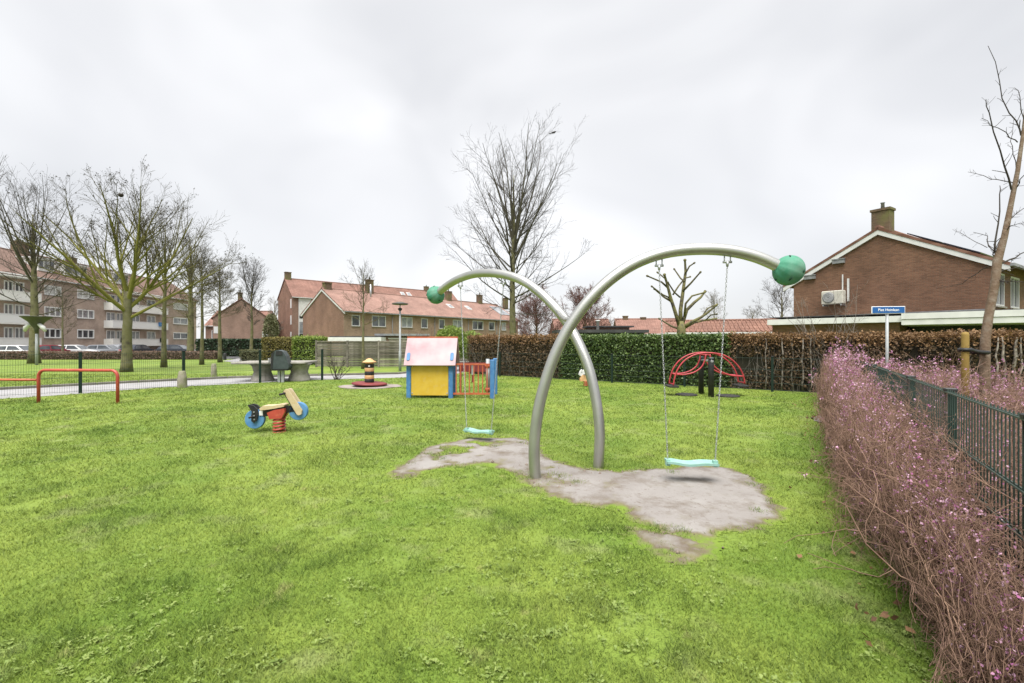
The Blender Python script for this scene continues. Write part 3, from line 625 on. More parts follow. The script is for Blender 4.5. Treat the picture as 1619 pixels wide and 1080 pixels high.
# ---------------------------------------------------------------- buildings
class Bld:
    """x along the eaves, y into the house, z up; facade at y = 0, near gable at x = 0"""
    def __init__(s, name, label, cat, p0, d, L, D, eave, ridge, wall, roof, z0=0.0, holes=(), over=0.35, barge=None, gutter='white_paint', gable_mat=None, group=None):
        d = np.array(d) / np.linalg.norm(d); s.d = d; s.n = np.array([-d[1], d[0]]); s.p0 = np.array(p0); s.D = D; s.L = L; s.eave = eave; s.ridge = ridge; s.z0 = z0
        s.t = thing(name, label, cat, (p0[0], p0[1], 0), math.atan2(d[1], d[0]), group)
        w = MB(); z0w = z0 - 0.2
        X = sorted({0, L, *[h[0] for h in holes], *[h[1] for h in holes]}); Z = sorted({z0w, eave, *[h[2] for h in holes], *[h[3] for h in holes]})
        for xa, xb in zip(X, X[1:]):
            for za, zb in zip(Z, Z[1:]):
                cx, cz = (xa + xb) / 2, (za + zb) / 2
                if not any(h[0] < cx < h[1] and h[2] < cz < h[3] for h in holes): w.add([(xa, 0, za), (xb, 0, za), (xb, 0, zb), (xa, 0, zb)], [(0, 1, 2, 3)])
        w.add([(0, D, z0w), (L, D, z0w), (L, D, eave), (0, D, eave)], [(3, 2, 1, 0)])
        w.add([(L, 0, z0w), (L, D, z0w), (L, D, eave), (L, D / 2, ridge - .06), (L, 0, eave)], [(0, 1, 2, 3, 4)])
        g = w if not gable_mat else MB()
        g.add([(0, 0, z0w), (0, D, z0w), (0, D, eave), (0, D / 2, ridge - .06), (0, 0, eave)], [(4, 3, 2, 1, 0)])
        w.obj('wall', M_[wall], s.t, fix=False)
        if gable_mat: g.obj('gable_wall', M_[gable_mat], s.t, fix=False)
        sl = (ridge - eave) / (D / 2); o = over; th = 0.14
        r = MB(); ex = 0.12
        prof = [(-o, eave - o * sl), (D / 2, ridge), (D + o, eave - o * sl), (D + o, eave - o * sl + th), (D / 2, ridge + th), (-o, eave - o * sl + th)]
        r.prism(prof, -ex, L + ex, 'x'); s.roof = r.obj('roof', M_[roof], s.t)
        rc = MB().tube([(-ex, D / 2, ridge + th), (L + ex, D / 2, ridge + th)], 0.11, 8); rc.obj('ridge_tile', M_[roof], s.t)
        if gutter: MB().box(-ex, L + ex, -o - .13, -o - .005, eave - o * sl - .02, eave - o * sl + .1).obj('gutter', M_[gutter], s.t)
        if barge:
            bw = 0.24
            for sgn, nm in ((0, 'bargeboard'), (1, 'bargeboard')):
                a = (-o, eave - o * sl) if not sgn else (D + o, eave - o * sl); b = (D / 2, ridge)
                MB().prism([(a[0], a[1] - bw), (b[0], b[1] - bw), (b[0], b[1] - .005), (a[0], a[1] - .005)], -ex + .02, -.005, 'x').obj(nm, M_[barge], s.t)
    def s_at(s, px, off=0.0):              # distance along the facade seen at a photo column
        k = (px - 809.5) / F; a = s.p0 + s.n * off; return (k * a[1] - a[0]) / (s.d[0] - k * s.d[1])
    def window(s, x0, x1, z0, z1, mull=1, glass='glass_dark', frame=None, dep=0.1, lintel=None, transom=None):
        f = MB(); fw = s.__dict__.get('fw', 0.075)
        f.box(x0, x1, -.015, dep + .03, z0, z0 + fw); f.box(x0, x1, -.015, dep + .03, z1 - fw, z1)
        f.box(x0, x0 + fw, -.012, dep + .028, z0 + fw, z1 - fw); f.box(x1 - fw, x1, -.012, dep + .028, z0 + fw, z1 - fw)
        for i in range(mull):
            xm = x0 + (x1 - x0) * (i + 1) / (mull + 1); f.box(xm - fw / 2, xm + fw / 2, .02, dep + .02, z0 + fw, z1 - fw)
        if transom: f.box(x0 + fw, x1 - fw, .024, dep + .022, transom - .04, transom + .04)
        w = f.obj('window', M_[frame or s.__dict__.get('frame', 'white_frame')], s.t)
        MB().box(x0 + fw * .5, x1 - fw * .5, dep - .01, dep + .004, z0 + fw * .5, z1 - fw * .5).obj('pane', M_[glass], w)
        MB().box(x0 - .06, x1 + .06, -.09, -.017, z0 - .07, z0 - .003).obj('sill', M_['concrete'], w)
        return w
    def chimney(s, x, y, w, d, z0, z1, pots=1, m='brick_mossy'):
        c = MB().box(x - w / 2, x + w / 2, y - d / 2, y + d / 2, z0, z1 - .12).box(x - w / 2 - .05, x + w / 2 + .05, y - d / 2 - .05, y + d / 2 + .05, z1 - .12, z1).obj('chimney', M_[m], s.t)
        for i in range(pots):
            p = MB().lathe([(.09, z1 - .01), (.075, z1 + .3), (.10, z1 + .32), (.10, z1 + .36)], 10, Matrix.Translation((x + (i - (pots - 1) / 2) * .4, y, 0))).obj('flue', M_['lead'], c)
        return c
    def slope_box(s, x0, x1, t0, t1, h0, h1, name, m, parent=None):    # plate lying on the front roof slope; t runs 0 at the eave to 1 at the ridge
        sl = (s.ridge - s.eave) / (s.D / 2); nl = math.hypot(1, sl); nv = Vector((0, -sl / nl, 1 / nl))
        def P(x, t, h): return Vector((x, s.D / 2 * t, s.eave + (s.ridge - s.eave) * t + .14)) + nv * h
        vs = [P(x0, t0, h0), P(x1, t0, h0), P(x1, t1, h0), P(x0, t1, h0), P(x0, t0, h1), P(x1, t0, h1), P(x1, t1, h1), P(x0, t1, h1)]
        return MB().add(vs, [(3, 2, 1, 0), (4, 5, 6, 7), (0, 1, 5, 4), (1, 2, 6, 5), (2, 3, 7, 6), (3, 0, 4, 7)]).obj(name, M_[m], parent or s.t)
    def skylight(s, x0, x1, t0, t1):
        f = s.slope_box(x0, x1, t0, t1, -.02, .07, 'roof_window', 'white_frame')
        s.slope_box(x0 + .09, x1 - .09, t0 + .03, t1 - .03, .06, .08, 'pane', 'glass_pale', f)

# --- apartment building at the far left
AP0 = np.array([-57.7, 42.0]); APd = np.array([-4.0, 34.0])
class _S: pass
def ap_s(px):
    d = APd / np.linalg.norm(APd); k = (px - 809.5) / F; return (k * AP0[1] - AP0[0]) / (d[0] - k * d[1])
wins = []                                             # (px0, px1, panes)
holes = []; rows = [(1.95, 3.2), (4.75, 6.0), (7.5, 8.75)]
for pa, pb in ((70, 97), (122, 149), (274, 297)):
    for za, zb in rows: holes.append((ap_s(pa), ap_s(pb), za, zb)); wins.append((ap_s(pa), ap_s(pb), za, zb, 2 if pb - pa > 24 else 1))
doors = []
for cols in (((-22, -2), (6, 22), (23, 39)), ((168, 183), (184, 196), (208, 221), (232, 246))):
    for pa, pb in cols:
        for fl in (0.95, 3.7, 6.4):
            h = (ap_s(pa), ap_s(pb) - .05, fl + (0.05 if (pa // 8) % 2 == 0 else .85), fl + 2.25); holes.append(h); doors.append((h, pa))
ap = Bld('apartment_building', 'long red brick apartment block with white balconies at far left behind the bare trees', 'building', AP0, APd, 50, 9.5, 9.75, 13.1, 'brick_apartment', 'tile_brown', z0=-0.35, holes=holes, over=0.5)
ap.fw = .14; ap.frame = 'white_bright'
for i, (a, b, c, d, m) in enumerate(wins): ap.window(a, b, c, d, m, ('glass_dark', 'glass_pale', 'curtain')[i % 3])
for i, (h, pa) in enumerate(doors): ap.window(*h, 1, ('glass_pale', 'glass_pale', 'glass_dark')[i % 3], transom=h[2] + .9 if h[3] - h[2] > 2 else None)
for pa, pb in ((-40, 48), (164, 254)):
    xa, xb = ap_s(pa), ap_s(pb)
    for fl in (0.95, 3.7, 6.4):
        MB().box(xa, xb, -1.25, -.004, fl - .18, fl).obj('balcony_slab', M_['cream_wall'], ap.t)
        p = MB().box(xa, xb, -1.25, -1.17, fl + .004, fl + .95).box(xa, xa + .08, -1.168, -.006, fl + .004, fl + .95).box(xb - .08, xb, -1.168, -.006, fl + .004, fl + .95).box(xa - .02, xb + .02, -1.28, -1.14, fl + .953, fl + 1.01).obj('balcony_parapet', M_['cream_wall' if fl != 3.7 else 'white_bright'], ap.t)
    MB().box(xa, xb, -1.3, -.006, 9.0, 9.16).obj('balcony_canopy', M_['cream_wall'], ap.t)
for i, (pa, pb, z) in enumerate(((188, 190, 4.0), (238, 247, 4.1), (240, 246, 1.4), (176, 181, 1.4))):
    MB().box(ap_s(pa), ap_s(pb), -1.5, -1.27, z, z + .7).obj('planter_cloth', M_[('black', 'blue_paint', 'black', 'black')[i]], ap.t)
for pa, pb in ((73, 98), (114, 148), (190, 212)):
    xa, xb = ap_s(pa), ap_s(pb)
    dm = MB().box(xa, xb, .9, 3.6, 10.6, 12.2).box(xa - .15, xb + .15, .7, 3.7, 12.2, 12.34).obj('dormer', M_['white_paint'], ap.t)
    n = 3
    for i in range(n):
        w = (xb - xa) / n; MB().box(xa + i * w + .12, xa + (i + 1) * w - .12, .88, .893, 10.95, 12.0).obj('pane', M_['glass_pale' if i % 2 else 'glass_dark'], dm)
ap.chimney(ap_s(95), 4.75, 1.7, .8, 12.4, 14.6, 3); ap.chimney(ap_s(168), 4.75, 1.2, .7, 12.4, 14.0, 2); ap.chimney(ap_s(12), 4.75, 1.2, .7, 12.4, 14.3, 2)

# --- small gabled house behind the dark hedge
sm = Bld('brick_house', 'plain brown brick house with bare gable behind the dark green hedge', 'house', (-37.4, 70), (-.47, .88), 13, 7.2, 5.0, 7.9, 'brick_small', 'tile_red', z0=-.3, over=.25)
sm.chimney(.8, 3.8, .9, .6, 7.2, 8.9, 1)
MB().box(-.04, -.004, .15, .9, 1.2, 3.0).obj('white_door', M_['white_frame'], sm.t)
MB().box(-.04, -.004, 6.2, 7.1, 2.7, 3.7).obj('window', M_['white_frame'], sm.t)
wg = Bld('brick_wing', 'low brick house wing with white windows left of the bare gable', 'house', (-52.5, 78), (1, .05), 9.5, 7, 4.3, 6.8, 'brick_row', 'tile_red', z0=-.3, holes=[(1.0, 2.3, 1.6, 3.4), (3.2, 4.4, 1.6, 3.6), (5.6, 6.6, 1.6, 3.4)], over=.25)
for i, h in enumerate([(1.0, 2.3, 1.6, 3.4), (3.2, 4.4, 1.6, 3.6), (5.6, 6.6, 1.6, 3.4)]): wg.window(*h, 1, 'curtain' if i % 2 else 'glass_pale')

# --- taller block behind the terrace
BP0, BPd = np.array([-38.6, 80.0]), (0.73, 0.68)
bgt = Bld('apartment_block', 'tall brick block with mossy corner chimney rising behind the terraced houses', 'building', BP0, BPd, 37, 8.2, 9.5, 12.9, 'brick_row', 'tile_red', z0=-.3, over=.3)
bs = bgt.s_at
bgt.chimney(.5, 4.1, 1.0, .7, 12.4, 14.2, 0)
for z0_, z1_ in ((7.4, 9.0), (4.5, 6.1), (1.7, 3.2)): MB().box(-.05, -.004, .35, .95, z0_, z1_).obj('slit_window', M_['white_frame'], bgt.t)
xa, xb = bs(472), bs(492)
st = MB().box(xa, xb, -.06, -.004, -.2, 9.2).obj('stair_panel', M_['white_frame'], bgt.t)
for z0_, z1_, m in ((6.3, 8.7, 'curtain'), (5.6, 6.1, 'black'), (3.0, 5.0, 'glass_pale'), (2.4, 2.9, 'black')): MB().box(xa + .12, xb - .12, -.085, -.063, z0_, z1_).obj('pane', M_[m], st)
for pa, pb in ((643, 649), (653, 659)): bgt.skylight(bs(pa), bs(pb), .45, .72)
bgt.chimney(bs(690), 4.1, 1.0, .7, 12.4, 14.0, 1)

# --- terraced houses
TP0, TPd = np.array([-19.6, 53.0]), (0.625, 0.78)
_d = np.array(TPd) / np.linalg.norm(TPd)
def t_s(px): k = (px - 809.5) / F; return (k * TP0[1] - TP0[0]) / (_d[0] - k * _d[1])
tw = [(556, 569, 0), (588, 610, 1), (635, 652, 1), (666, 676, 0), (694, 703, 0), (716, 731, 1), (747, 764, 1), (773, 782, 0), (793, 800, 0)]
th_ = [(t_s(a), t_s(b), 3.35, 4.7 if m else 4.65) for a, b, m in tw]
tr = Bld('terraced_houses', 'row of terraced brick houses with pale red tiled roof and white gable trim', 'house', TP0, TPd, 33, 9.6, 5.15, 7.95, 'brick_row_pale', 'tile_pale', holes=th_, over=.35, barge='white_paint', gutter='lead', gable_mat='brick_row')
for i, (h, w) in enumerate(zip(th_, tw)): tr.window(*h, w[2], ('glass_dark', 'glass_dark', 'glass_pale')[i % 3])
for px, top in ((517, 8.8), (584, 9.8), (709, 9.5), (758, 9.5), (799, 9.5)): tr.chimney(tr.s_at(px, 4.8), 4.8, .9, .65, 7.4, top, 0 if px == 517 else 1)
for px, w, t in ((707, .9, .62), (735, .9, .6)):
    x = tr.s_at(px, 3); tr.skylight(x, x + w, t - .14, t + .08)
x = tr.s_at(786, 2); sp = tr.slope_box(x, x + 2.6, .25, .8, .02, .1, 'solar_panel', 'glass_pale')
fl = MB().tube([(tr.s_at(586, 3.6), 3.6, 6.9), (tr.s_at(586, 3.6), 3.6, 9.0)], .12, 8).obj('flue_pipe', M_['galv'], tr.t)
for px in (620, 687, 740, 785): 
    x = tr.s_at(px); MB().tube([(x, -.07, -.1), (x, -.07, 4.9)], .04, 6).obj('drain_pipe', M_['lead'], tr.t)

# --- flat-roofed garage and carport in front of the terrace
cp = thing('carport', 'low carport with pale flat roof behind the weathered plank fence', 'carport', (*[at(563, 540, 42)[0]], 42, 0))
MB().box(-2.6, 2.3, 0, 5, 1.55, 1.9).obj('fascia', M_['white_paint'], cp); MB().box(-2.5, 2.2, .1, 4.9, 1.905, 2.0).obj('roof_felt', M_['felt'], cp)
MB().box(-2.3, 2.1, 3, 3.1, -.1, 1.545).obj('back_wall', M_['grey_wood'], cp)
for x in (-2.4, 2.1): MB().box(x - .05, x + .05, .1, .2, -.1, 1.545).obj('post', M_['black'], cp)
gr = thing('garage', 'brown brick garage with thin sloping flat roof beside the lamp post', 'garage', (at(632, 540, 44)[0], 44, 0), R(12))
MB().box(-2.1, 2.6, 0, 6, -.1, 2.0).obj('wall', M_['brick_row'], gr); MB().box(-2.3, 2.8, -.25, 6.1, 2.003, 2.22).obj('roof', M_['felt'], gr)
MB().box(-2.32, 2.82, -.29, -.252, 2.05, 2.25).obj('roof_edge', M_['lead'], gr)
MB().box(-1.0, 1.3, -.05, -.004, 0, 1.75).obj('garage_door', M_['grey_wood'], gr); MB().box(-1.1, 1.4, -.07, -.006, 1.755, 1.85).obj('door_lintel', M_['white_frame'], gr)

# --- right-hand house
HP0 = np.array([21.1, 20.0])
rh = Bld('gable_house', 'brown brick house with wide gable, white verge boards and chimney at the right', 'house', HP0, (.847, .532), 14, 8.27, 5.05, 7.25, 'brick_house', 'tile_orange', over=.55, barge='white_paint', gutter='lead', holes=[(.5, 1.9, 3.1, 4.6), (3, 4.6, 3.1, 4.6)])
rh.window(.5, 1.9, 3.1, 4.6, 1); rh.window(3, 4.6, 3.1, 4.6, 1)
rh.chimney(.75, 4.2, .64, .78, 6.9, 8.45, 1)
for y, z in ((5.9, 5.78), (7.35, 5.08)):
    v = MB().box(-.16, -.004, y - .28, y + .28, z, z + .2).box(-.19, -.004, y - .3, y + .3, z + .203, z + .25).obj('vent_hood', M_['lead'], rh.t)
for k in range(5): rh.slope_box(.35 + k * 1.05, 1.35 + k * 1.05, .12, .42, .05, .1, 'solar_panel', 'solar'); rh.slope_box(.35 + k * 1.05, 1.35 + k * 1.05, .45, .75, .05, .1, 'solar_panel', 'solar')
MB().box(-.02, -.004, -.02, 8.2, 2.72, 2.95).obj('flashing', M_['lead'], rh.t)

# --- white-edged annex and carport in front of the right-hand house
a0, a1 = np.array([13.0, 23.0]), np.array([21.6, 14.26]); al = np.linalg.norm(a1 - a0)
an = thing('annex', 'low brick annex with broad white fascia boards behind the brown hedge', 'annex', (a0[0], a0[1], 0), math.atan2(*(a1 - a0)[::-1]))
MB().box(0.05, 5.0, .3, 4.6, -.1, 2.33).obj('wall', M_['brick_house'], an)
MB().box(-.1, 5.1, 0, 4.7, 2.335, 2.60).obj('fascia_board', M_['white_paint'], an)
f1 = MB().box(5.103, al, -.25, 4.4, 2.44, 2.68).obj('fascia_board', M_['white_paint'], an); MB().box(5.103, al, -.22, 4.4, 2.20, 2.425).obj('fascia_board', M_['white_paint'], an)
MB().box(5.2, al - .1, 3.2, 3.4, -.1, 2.195).obj('back_wall', M_['felt'], an)
MB().box(0, al - .1, .1, 4.3, 2.685, 2.72).obj('roof_felt', M_['felt'], an)
for x in (7.6, 10.6): MB().box(x - .06, x + .06, 0, .12, -.1, 2.195).obj('post', M_['white_paint'], an)

# --- air conditioner outdoor unit on the gable
acp = rh.p0 + rh.n * 6.05
ac = thing('air_conditioner', 'cream outdoor air conditioning unit fixed high on the brick gable', 'air conditioner', (acp[0], acp[1], 3.55), math.atan2(.532, .847))
MB().bbox(-.52, -.12, -.52, .52, 0, .72, .03).obj('casing', M_['ac_cream'], ac)
MB().lathe([(.29, 0), (.29, .03), (.25, .035)], 20, Matrix.Translation((-.52, .16, .36)) @ Matrix.Rotation(-PI / 2, 4, 'Y')).obj('fan_grille', M_['lead'], ac)
for k in range(4): MB().tube([(-.56, .16 + (.07 + .055 * k) * math.cos(a), .36 + (.07 + .055 * k) * math.sin(a)) for a in np.linspace(0, 2 * PI, 20, endpoint=False)], .007, 5, closed=True).obj('grille_ring', M_['white_frame'], ac)
MB().box(-.5, -.01, -.46, -.4, -.1, -.004).obj('bracket', M_['galv'], ac); MB().box(-.5, -.01, .4, .46, -.1, -.004).obj('bracket', M_['galv'], ac)
MB().box(-.1, -.02, -.64, -.56, .12, 1.35).obj('pipe_cover', M_['white_frame'], ac)
MB().box(-.08, -.02, -.36, -.31, .75, 1.6).obj('cable_duct', M_['white_frame'], ac)

# --- low roofs beyond the green hedge
b1 = Bld('bungalow', 'small red roofed bungalow with two chimneys far beyond the green hedge', 'house', (at(978, 540, 62)[0], 62, 0)[:2], (1, -.12), 9, 8, 2.6, 4.6, 'brick_row', 'tile_red', over=.3)
b1.chimney(1.4, 4, .7, .6, 4.2, 5.2, 0); b1.chimney(3.9, 4, .7, .6, 4.2, 5.0, 0)
b1b = Bld('far_bungalow', 'low red tiled house half hidden behind the reddish bare tree', 'house', (at(880, 540, 70)[0], 70, 0)[:2], (1, .05), 9, 8, 2.6, 5.0, 'brick_row', 'tile_red', over=.3)
b2 = Bld('garage_row', 'long low garage row with orange pantile roof beyond the hedge', 'garages', (at(1058, 540, 33)[0], 33.5), (1, -.35), 8.4, 5, 2.15, 2.95, 'brick_house', 'tile_orange', over=.3)
for k in range(28): b2.slope_box(.1 + k * .3, .2 + k * .3, -.1, .98, -.01, .05, 'pantile_roll', 'tile_orange')
sh = thing('shed', 'dark flat roofed shed with white flue pipe beyond the hedge', 'shed', (at(950, 540, 27)[0], 27, 0))
MB().box(-2.4, 2.6, 0, 3.2, -.1, 2.02).obj('wall', M_['black'], sh); MB().box(-2.6, 2.8, -.2, 3.4, 2.023, 2.2).obj('roof', M_['felt'], sh)
MB().box(-.4, 2.0, 1.2, 3.1, 2.203, 2.38).obj('upper_wall', M_['brick_row'], sh); MB().box(-.6, 2.25, 1.0, 3.3, 2.383, 2.47).obj('upper_roof', M_['felt'], sh)
MB().lathe([(.09, 2.2), (.09, 2.72), (.14, 2.73), (.14, 2.8)], 10, Matrix.Translation((-.05, .7, 0))).obj('flue_pipe', M_['white_frame'], sh)

# ---------------------------------------------------------------- weathered plank fence
wf = thing('plank_fence', 'weathered grey wooden fence of horizontal planks beyond the path', 'fence', (at(500, 540, 26.5)[0], 26.5, 0), R(-1.5))
plank = MB().bbox(0.05, 1.78, -.012, .012, 0, .128, .004).obj('plank', M_['grey_wood'], wf)
rr = random.Random(4); first = True
for p in range(5):
    for k in range(10):
        o = plank if first else plank.copy()
        if not first: C.objects.link(o)
        first = False
        o.location = (p * 1.83, .03 * (k % 2) + rr.uniform(-.006, .006), .06 + k * .142 + rr.uniform(-.008, .008)); o.rotation_euler = (.16 + rr.uniform(-.06, .06), rr.uniform(-.004, .004), 0)
post = MB().bbox(-.05, .05, -.06, .06, -.1, 1.56, .01).obj('post', M_['grey_wood'], wf)
for p in range(6):
    o = post if p == 0 else post.copy()
    if p: C.objects.link(o)
    o.location = (p * 1.83, .02, 0)
rail = MB().bbox(.05, 1.78, -.03, .04, 1.485, 1.53, .005).obj('cap_rail', M_['grey_wood'], wf)
for p in range(1, 5):
    o = rail.copy(); C.objects.link(o); o.location = (p * 1.83, 0, 0)

# ---------------------------------------------------------------- hedges and bushes
def hedge(name, label, p0, d, L, T, H, leaf, n, size, seed, core='hedge_core', bare=0.0, cat='hedge', z0=0.0, twigs=0, topleaf=None, rag=.06):
    """box hedge: front at y = 0, thickness T"""
    d = np.array(d) / np.linalg.norm(d)
    t = thing(name, label, cat, (p0[0], p0[1], z0), math.atan2(d[1], d[0]))
    rng = np.random.default_rng(seed)
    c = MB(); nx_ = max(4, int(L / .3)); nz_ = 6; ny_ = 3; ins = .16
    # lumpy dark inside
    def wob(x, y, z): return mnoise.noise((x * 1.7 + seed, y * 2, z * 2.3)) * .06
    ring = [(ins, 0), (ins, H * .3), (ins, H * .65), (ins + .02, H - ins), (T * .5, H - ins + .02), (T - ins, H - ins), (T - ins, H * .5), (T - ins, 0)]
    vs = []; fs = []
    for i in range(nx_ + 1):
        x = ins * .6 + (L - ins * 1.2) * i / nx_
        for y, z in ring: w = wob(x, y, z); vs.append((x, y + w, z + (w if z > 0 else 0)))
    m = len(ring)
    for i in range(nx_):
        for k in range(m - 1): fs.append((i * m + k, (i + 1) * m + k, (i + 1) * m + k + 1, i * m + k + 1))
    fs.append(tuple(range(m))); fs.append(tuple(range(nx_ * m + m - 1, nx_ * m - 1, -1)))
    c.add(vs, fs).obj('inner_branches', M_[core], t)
    per = np.array([L * H, L * T, L * H * .35, T * H, T * H]); pick = rng.choice(5, n, p=per / per.sum())
    x = rng.uniform(0, L, n); y = rng.uniform(0, T, n); z = rng.uniform(0.02, H, n); dep = np.abs(rng.normal(0, .10, n))
    bump = (fnoise(x * 1.6, z * 1.6 + 9, seed) - .5) * rag * 2 + rng.normal(0, rag * .35, n)
    y = np.where(pick == 0, dep + bump * .8, np.where(pick == 2, T - dep, y)); z = np.where(pick == 1, H - dep + bump, z)
    x = np.where(pick == 3, dep, np.where(pick == 4, L - dep, x))
    if bare:
        k = (pick == 0) & (z < H * (.86 - .1 * vnoise(x * 2, 0 * x, seed))) & (vnoise(x * 3.3, z * 1.2, seed + 4) < bare + .2 * (1 - z / H))
        keep = ~k; x, y, z = x[keep], y[keep], z[keep]
    V, Fc, a = cards(np.stack([x, y, z], 1), size, rng, .62)
    zz = np.repeat(z, 4)
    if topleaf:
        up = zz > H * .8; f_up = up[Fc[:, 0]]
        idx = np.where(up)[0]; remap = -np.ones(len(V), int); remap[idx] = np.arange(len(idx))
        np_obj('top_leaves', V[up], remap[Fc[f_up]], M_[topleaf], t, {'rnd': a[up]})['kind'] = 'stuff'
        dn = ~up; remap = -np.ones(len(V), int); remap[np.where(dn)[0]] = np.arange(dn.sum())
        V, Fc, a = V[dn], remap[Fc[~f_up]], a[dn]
    np_obj('leaves', V, Fc, M_[leaf], t, {'rnd': a})['kind'] = 'stuff'
    if twigs:
        b = TB(); p = np.stack([rng.uniform(0, L, twigs), rng.uniform(.05, .2, twigs), np.zeros(twigs)], 1)
        P = march(p, rng.normal(0, .25, (twigs, 3)) * np.array([1, .3, 0]) + np.array([0, -.02, 1]), np.full(twigs, H * .8) * rng.uniform(.6, 1.1, twigs), 6, .05, .16, rng)
        P[:, :, 1] = np.clip(P[:, :, 1], .0, .25)
        b.add(P, np.full((twigs, 6), .008) * np.linspace(1.2, .5, 6)[None], 3)
        b.obj('twigs', M_['bark_pale'], t, .03)['kind'] = 'stuff'
    return t
OFF = .38
def hp(s, off=OFF): p = HA + HD * s + HN * off; return (p[0], p[1])
s0, s1, s2, s3 = hedge_s(738, OFF), hedge_s(884, OFF), hedge_s(1152, OFF), 19.5
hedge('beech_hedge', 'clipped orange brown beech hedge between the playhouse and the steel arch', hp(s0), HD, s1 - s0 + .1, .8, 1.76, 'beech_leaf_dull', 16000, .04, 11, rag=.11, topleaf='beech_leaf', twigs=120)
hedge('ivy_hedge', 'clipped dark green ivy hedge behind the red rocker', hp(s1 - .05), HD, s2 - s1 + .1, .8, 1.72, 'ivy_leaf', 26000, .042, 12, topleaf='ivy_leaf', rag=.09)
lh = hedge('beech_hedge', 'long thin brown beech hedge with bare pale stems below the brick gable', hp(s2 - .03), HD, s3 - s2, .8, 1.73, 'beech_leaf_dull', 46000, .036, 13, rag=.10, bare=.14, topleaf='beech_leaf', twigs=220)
for px, w in ((1211, .022), (1237, .03), (1253, .028), (1269, .036), (1282, .03), (1576, .03), (1588, .04), (1606, .05), (1614, .03)):
    x = hedge_s(px, OFF) - (s2 - .03); rg = random.Random(px)
    pts = [(x + rg.uniform(-.03, .03), .02 + rg.uniform(-.03, .03), z) for z in np.linspace(.0, 1.6, 8)]
    MB().tube(pts, [w * .75 * q for q in (1, .9, 1, .8, 1, .9, .8, .5)], 6).obj('pale_stem', M_['pale_bark'], lh)

hedge('olive_hedge', 'brownish olive hedge standing behind the litter bin', (at(413, 540, 30)[0], 30), (1, -.03), 2.35, 1.2, 1.78, 'olive_leaf', 6000, .05, 21)
hedge('green_hedge', 'bright green hedge joined to the left end of the plank fence', (at(461, 540, 29)[0], 29), (1, -.1), 1.75, 1.3, 1.78, 'privet_leaf', 6000, .05, 22, rag=.16)
hedge('low_hedge', 'low dull green hedge in front of the olive hedge', (at(378, 540, 34)[0], 34), (1, -.12), 3.6, 1.0, .88, 'dull_leaf', 5000, .05, 23)
hedge('laurel_hedge', 'dark evergreen hedge in front of the plain gabled house', (at(309, 540, 55)[0], 55), (1, .0), 8.6, 1.4, 2.1, 'laurel_leaf', 6000, .1, 24, z0=-.3)
hedge('low_thorn_hedge', 'long low brown leafless hedge in front of the parked cars', (at(-40, 540, 37.5)[0], 37.5), (1, .02), 19.5, 1.0, .68, 'thorn_leaf', 14000, .05, 25, core='twig_core')

def bush(name, label, x, y, z, rx, ry, rz_, leaf, n, size, seed, cat='bush', stems=3, z0=0.0):
    t = thing(name, label, cat, (x, y, z0)); rng = np.random.default_rng(seed)
    u = unit(rng.normal(0, 1, (n, 3))); u[:, 2] = np.abs(u[:, 2]) * np.where(rng.uniform(0, 1, n) < .75, 1, -.6)
    r = rng.uniform(.55, 1.0, n) ** .6; lump = .75 + .5 * fnoise(u[:, 0] * 3 + 9, u[:, 1] * 3 + u[:, 2] * 2 + 9, seed)
    P = u * (r * lump)[:, None] * np.array([rx, ry, rz_]) + np.array([0, 0, z]); P[:, 2] = np.maximum(P[:, 2], .05)
    V, Fc, a = cards(P, size, rng, .55); np_obj('leaves', V, Fc, M_[leaf], t, {'rnd': a})['kind'] = 'stuff'
    b = TB(); p = np.zeros((stems * 4, 3)); P = march(p, rng.normal(0, .5, (stems * 4, 3)) * np.array([rx, ry, 0]) + np.array([0, 0, 1.0]), np.full(stems * 4, z + rz_ * .4), 6, .1, .1, rng)
    b.add(P, np.full((stems * 4, 6), .02) * np.linspace(1.3, .3, 6)[None], 5); b.obj('stems', M_['bark_plain'], t)
    return t
bush('evergreen_bush', 'bright yellow green evergreen bush behind the toy house roof', at(712, 540, 23)[0], 23, 1.2, .85, .7, 1.2, 'privet_leaf', 5500, .05, 31)
bush('evergreen_bush', 'yellow green bush just left of the brown hedge end', at(745, 540, 24)[0], 24, 1.1, .75, .6, .95, 'privet_leaf', 3500, .05, 32)
bush('dark_conifer', 'dark green evergreen tree left of the tall brick block', at(428, 540, 62)[0], 62, 2.8, 1.0, 1.0, 2.9, 'dull_leaf', 3000, .12, 33, cat='tree', z0=-.3)

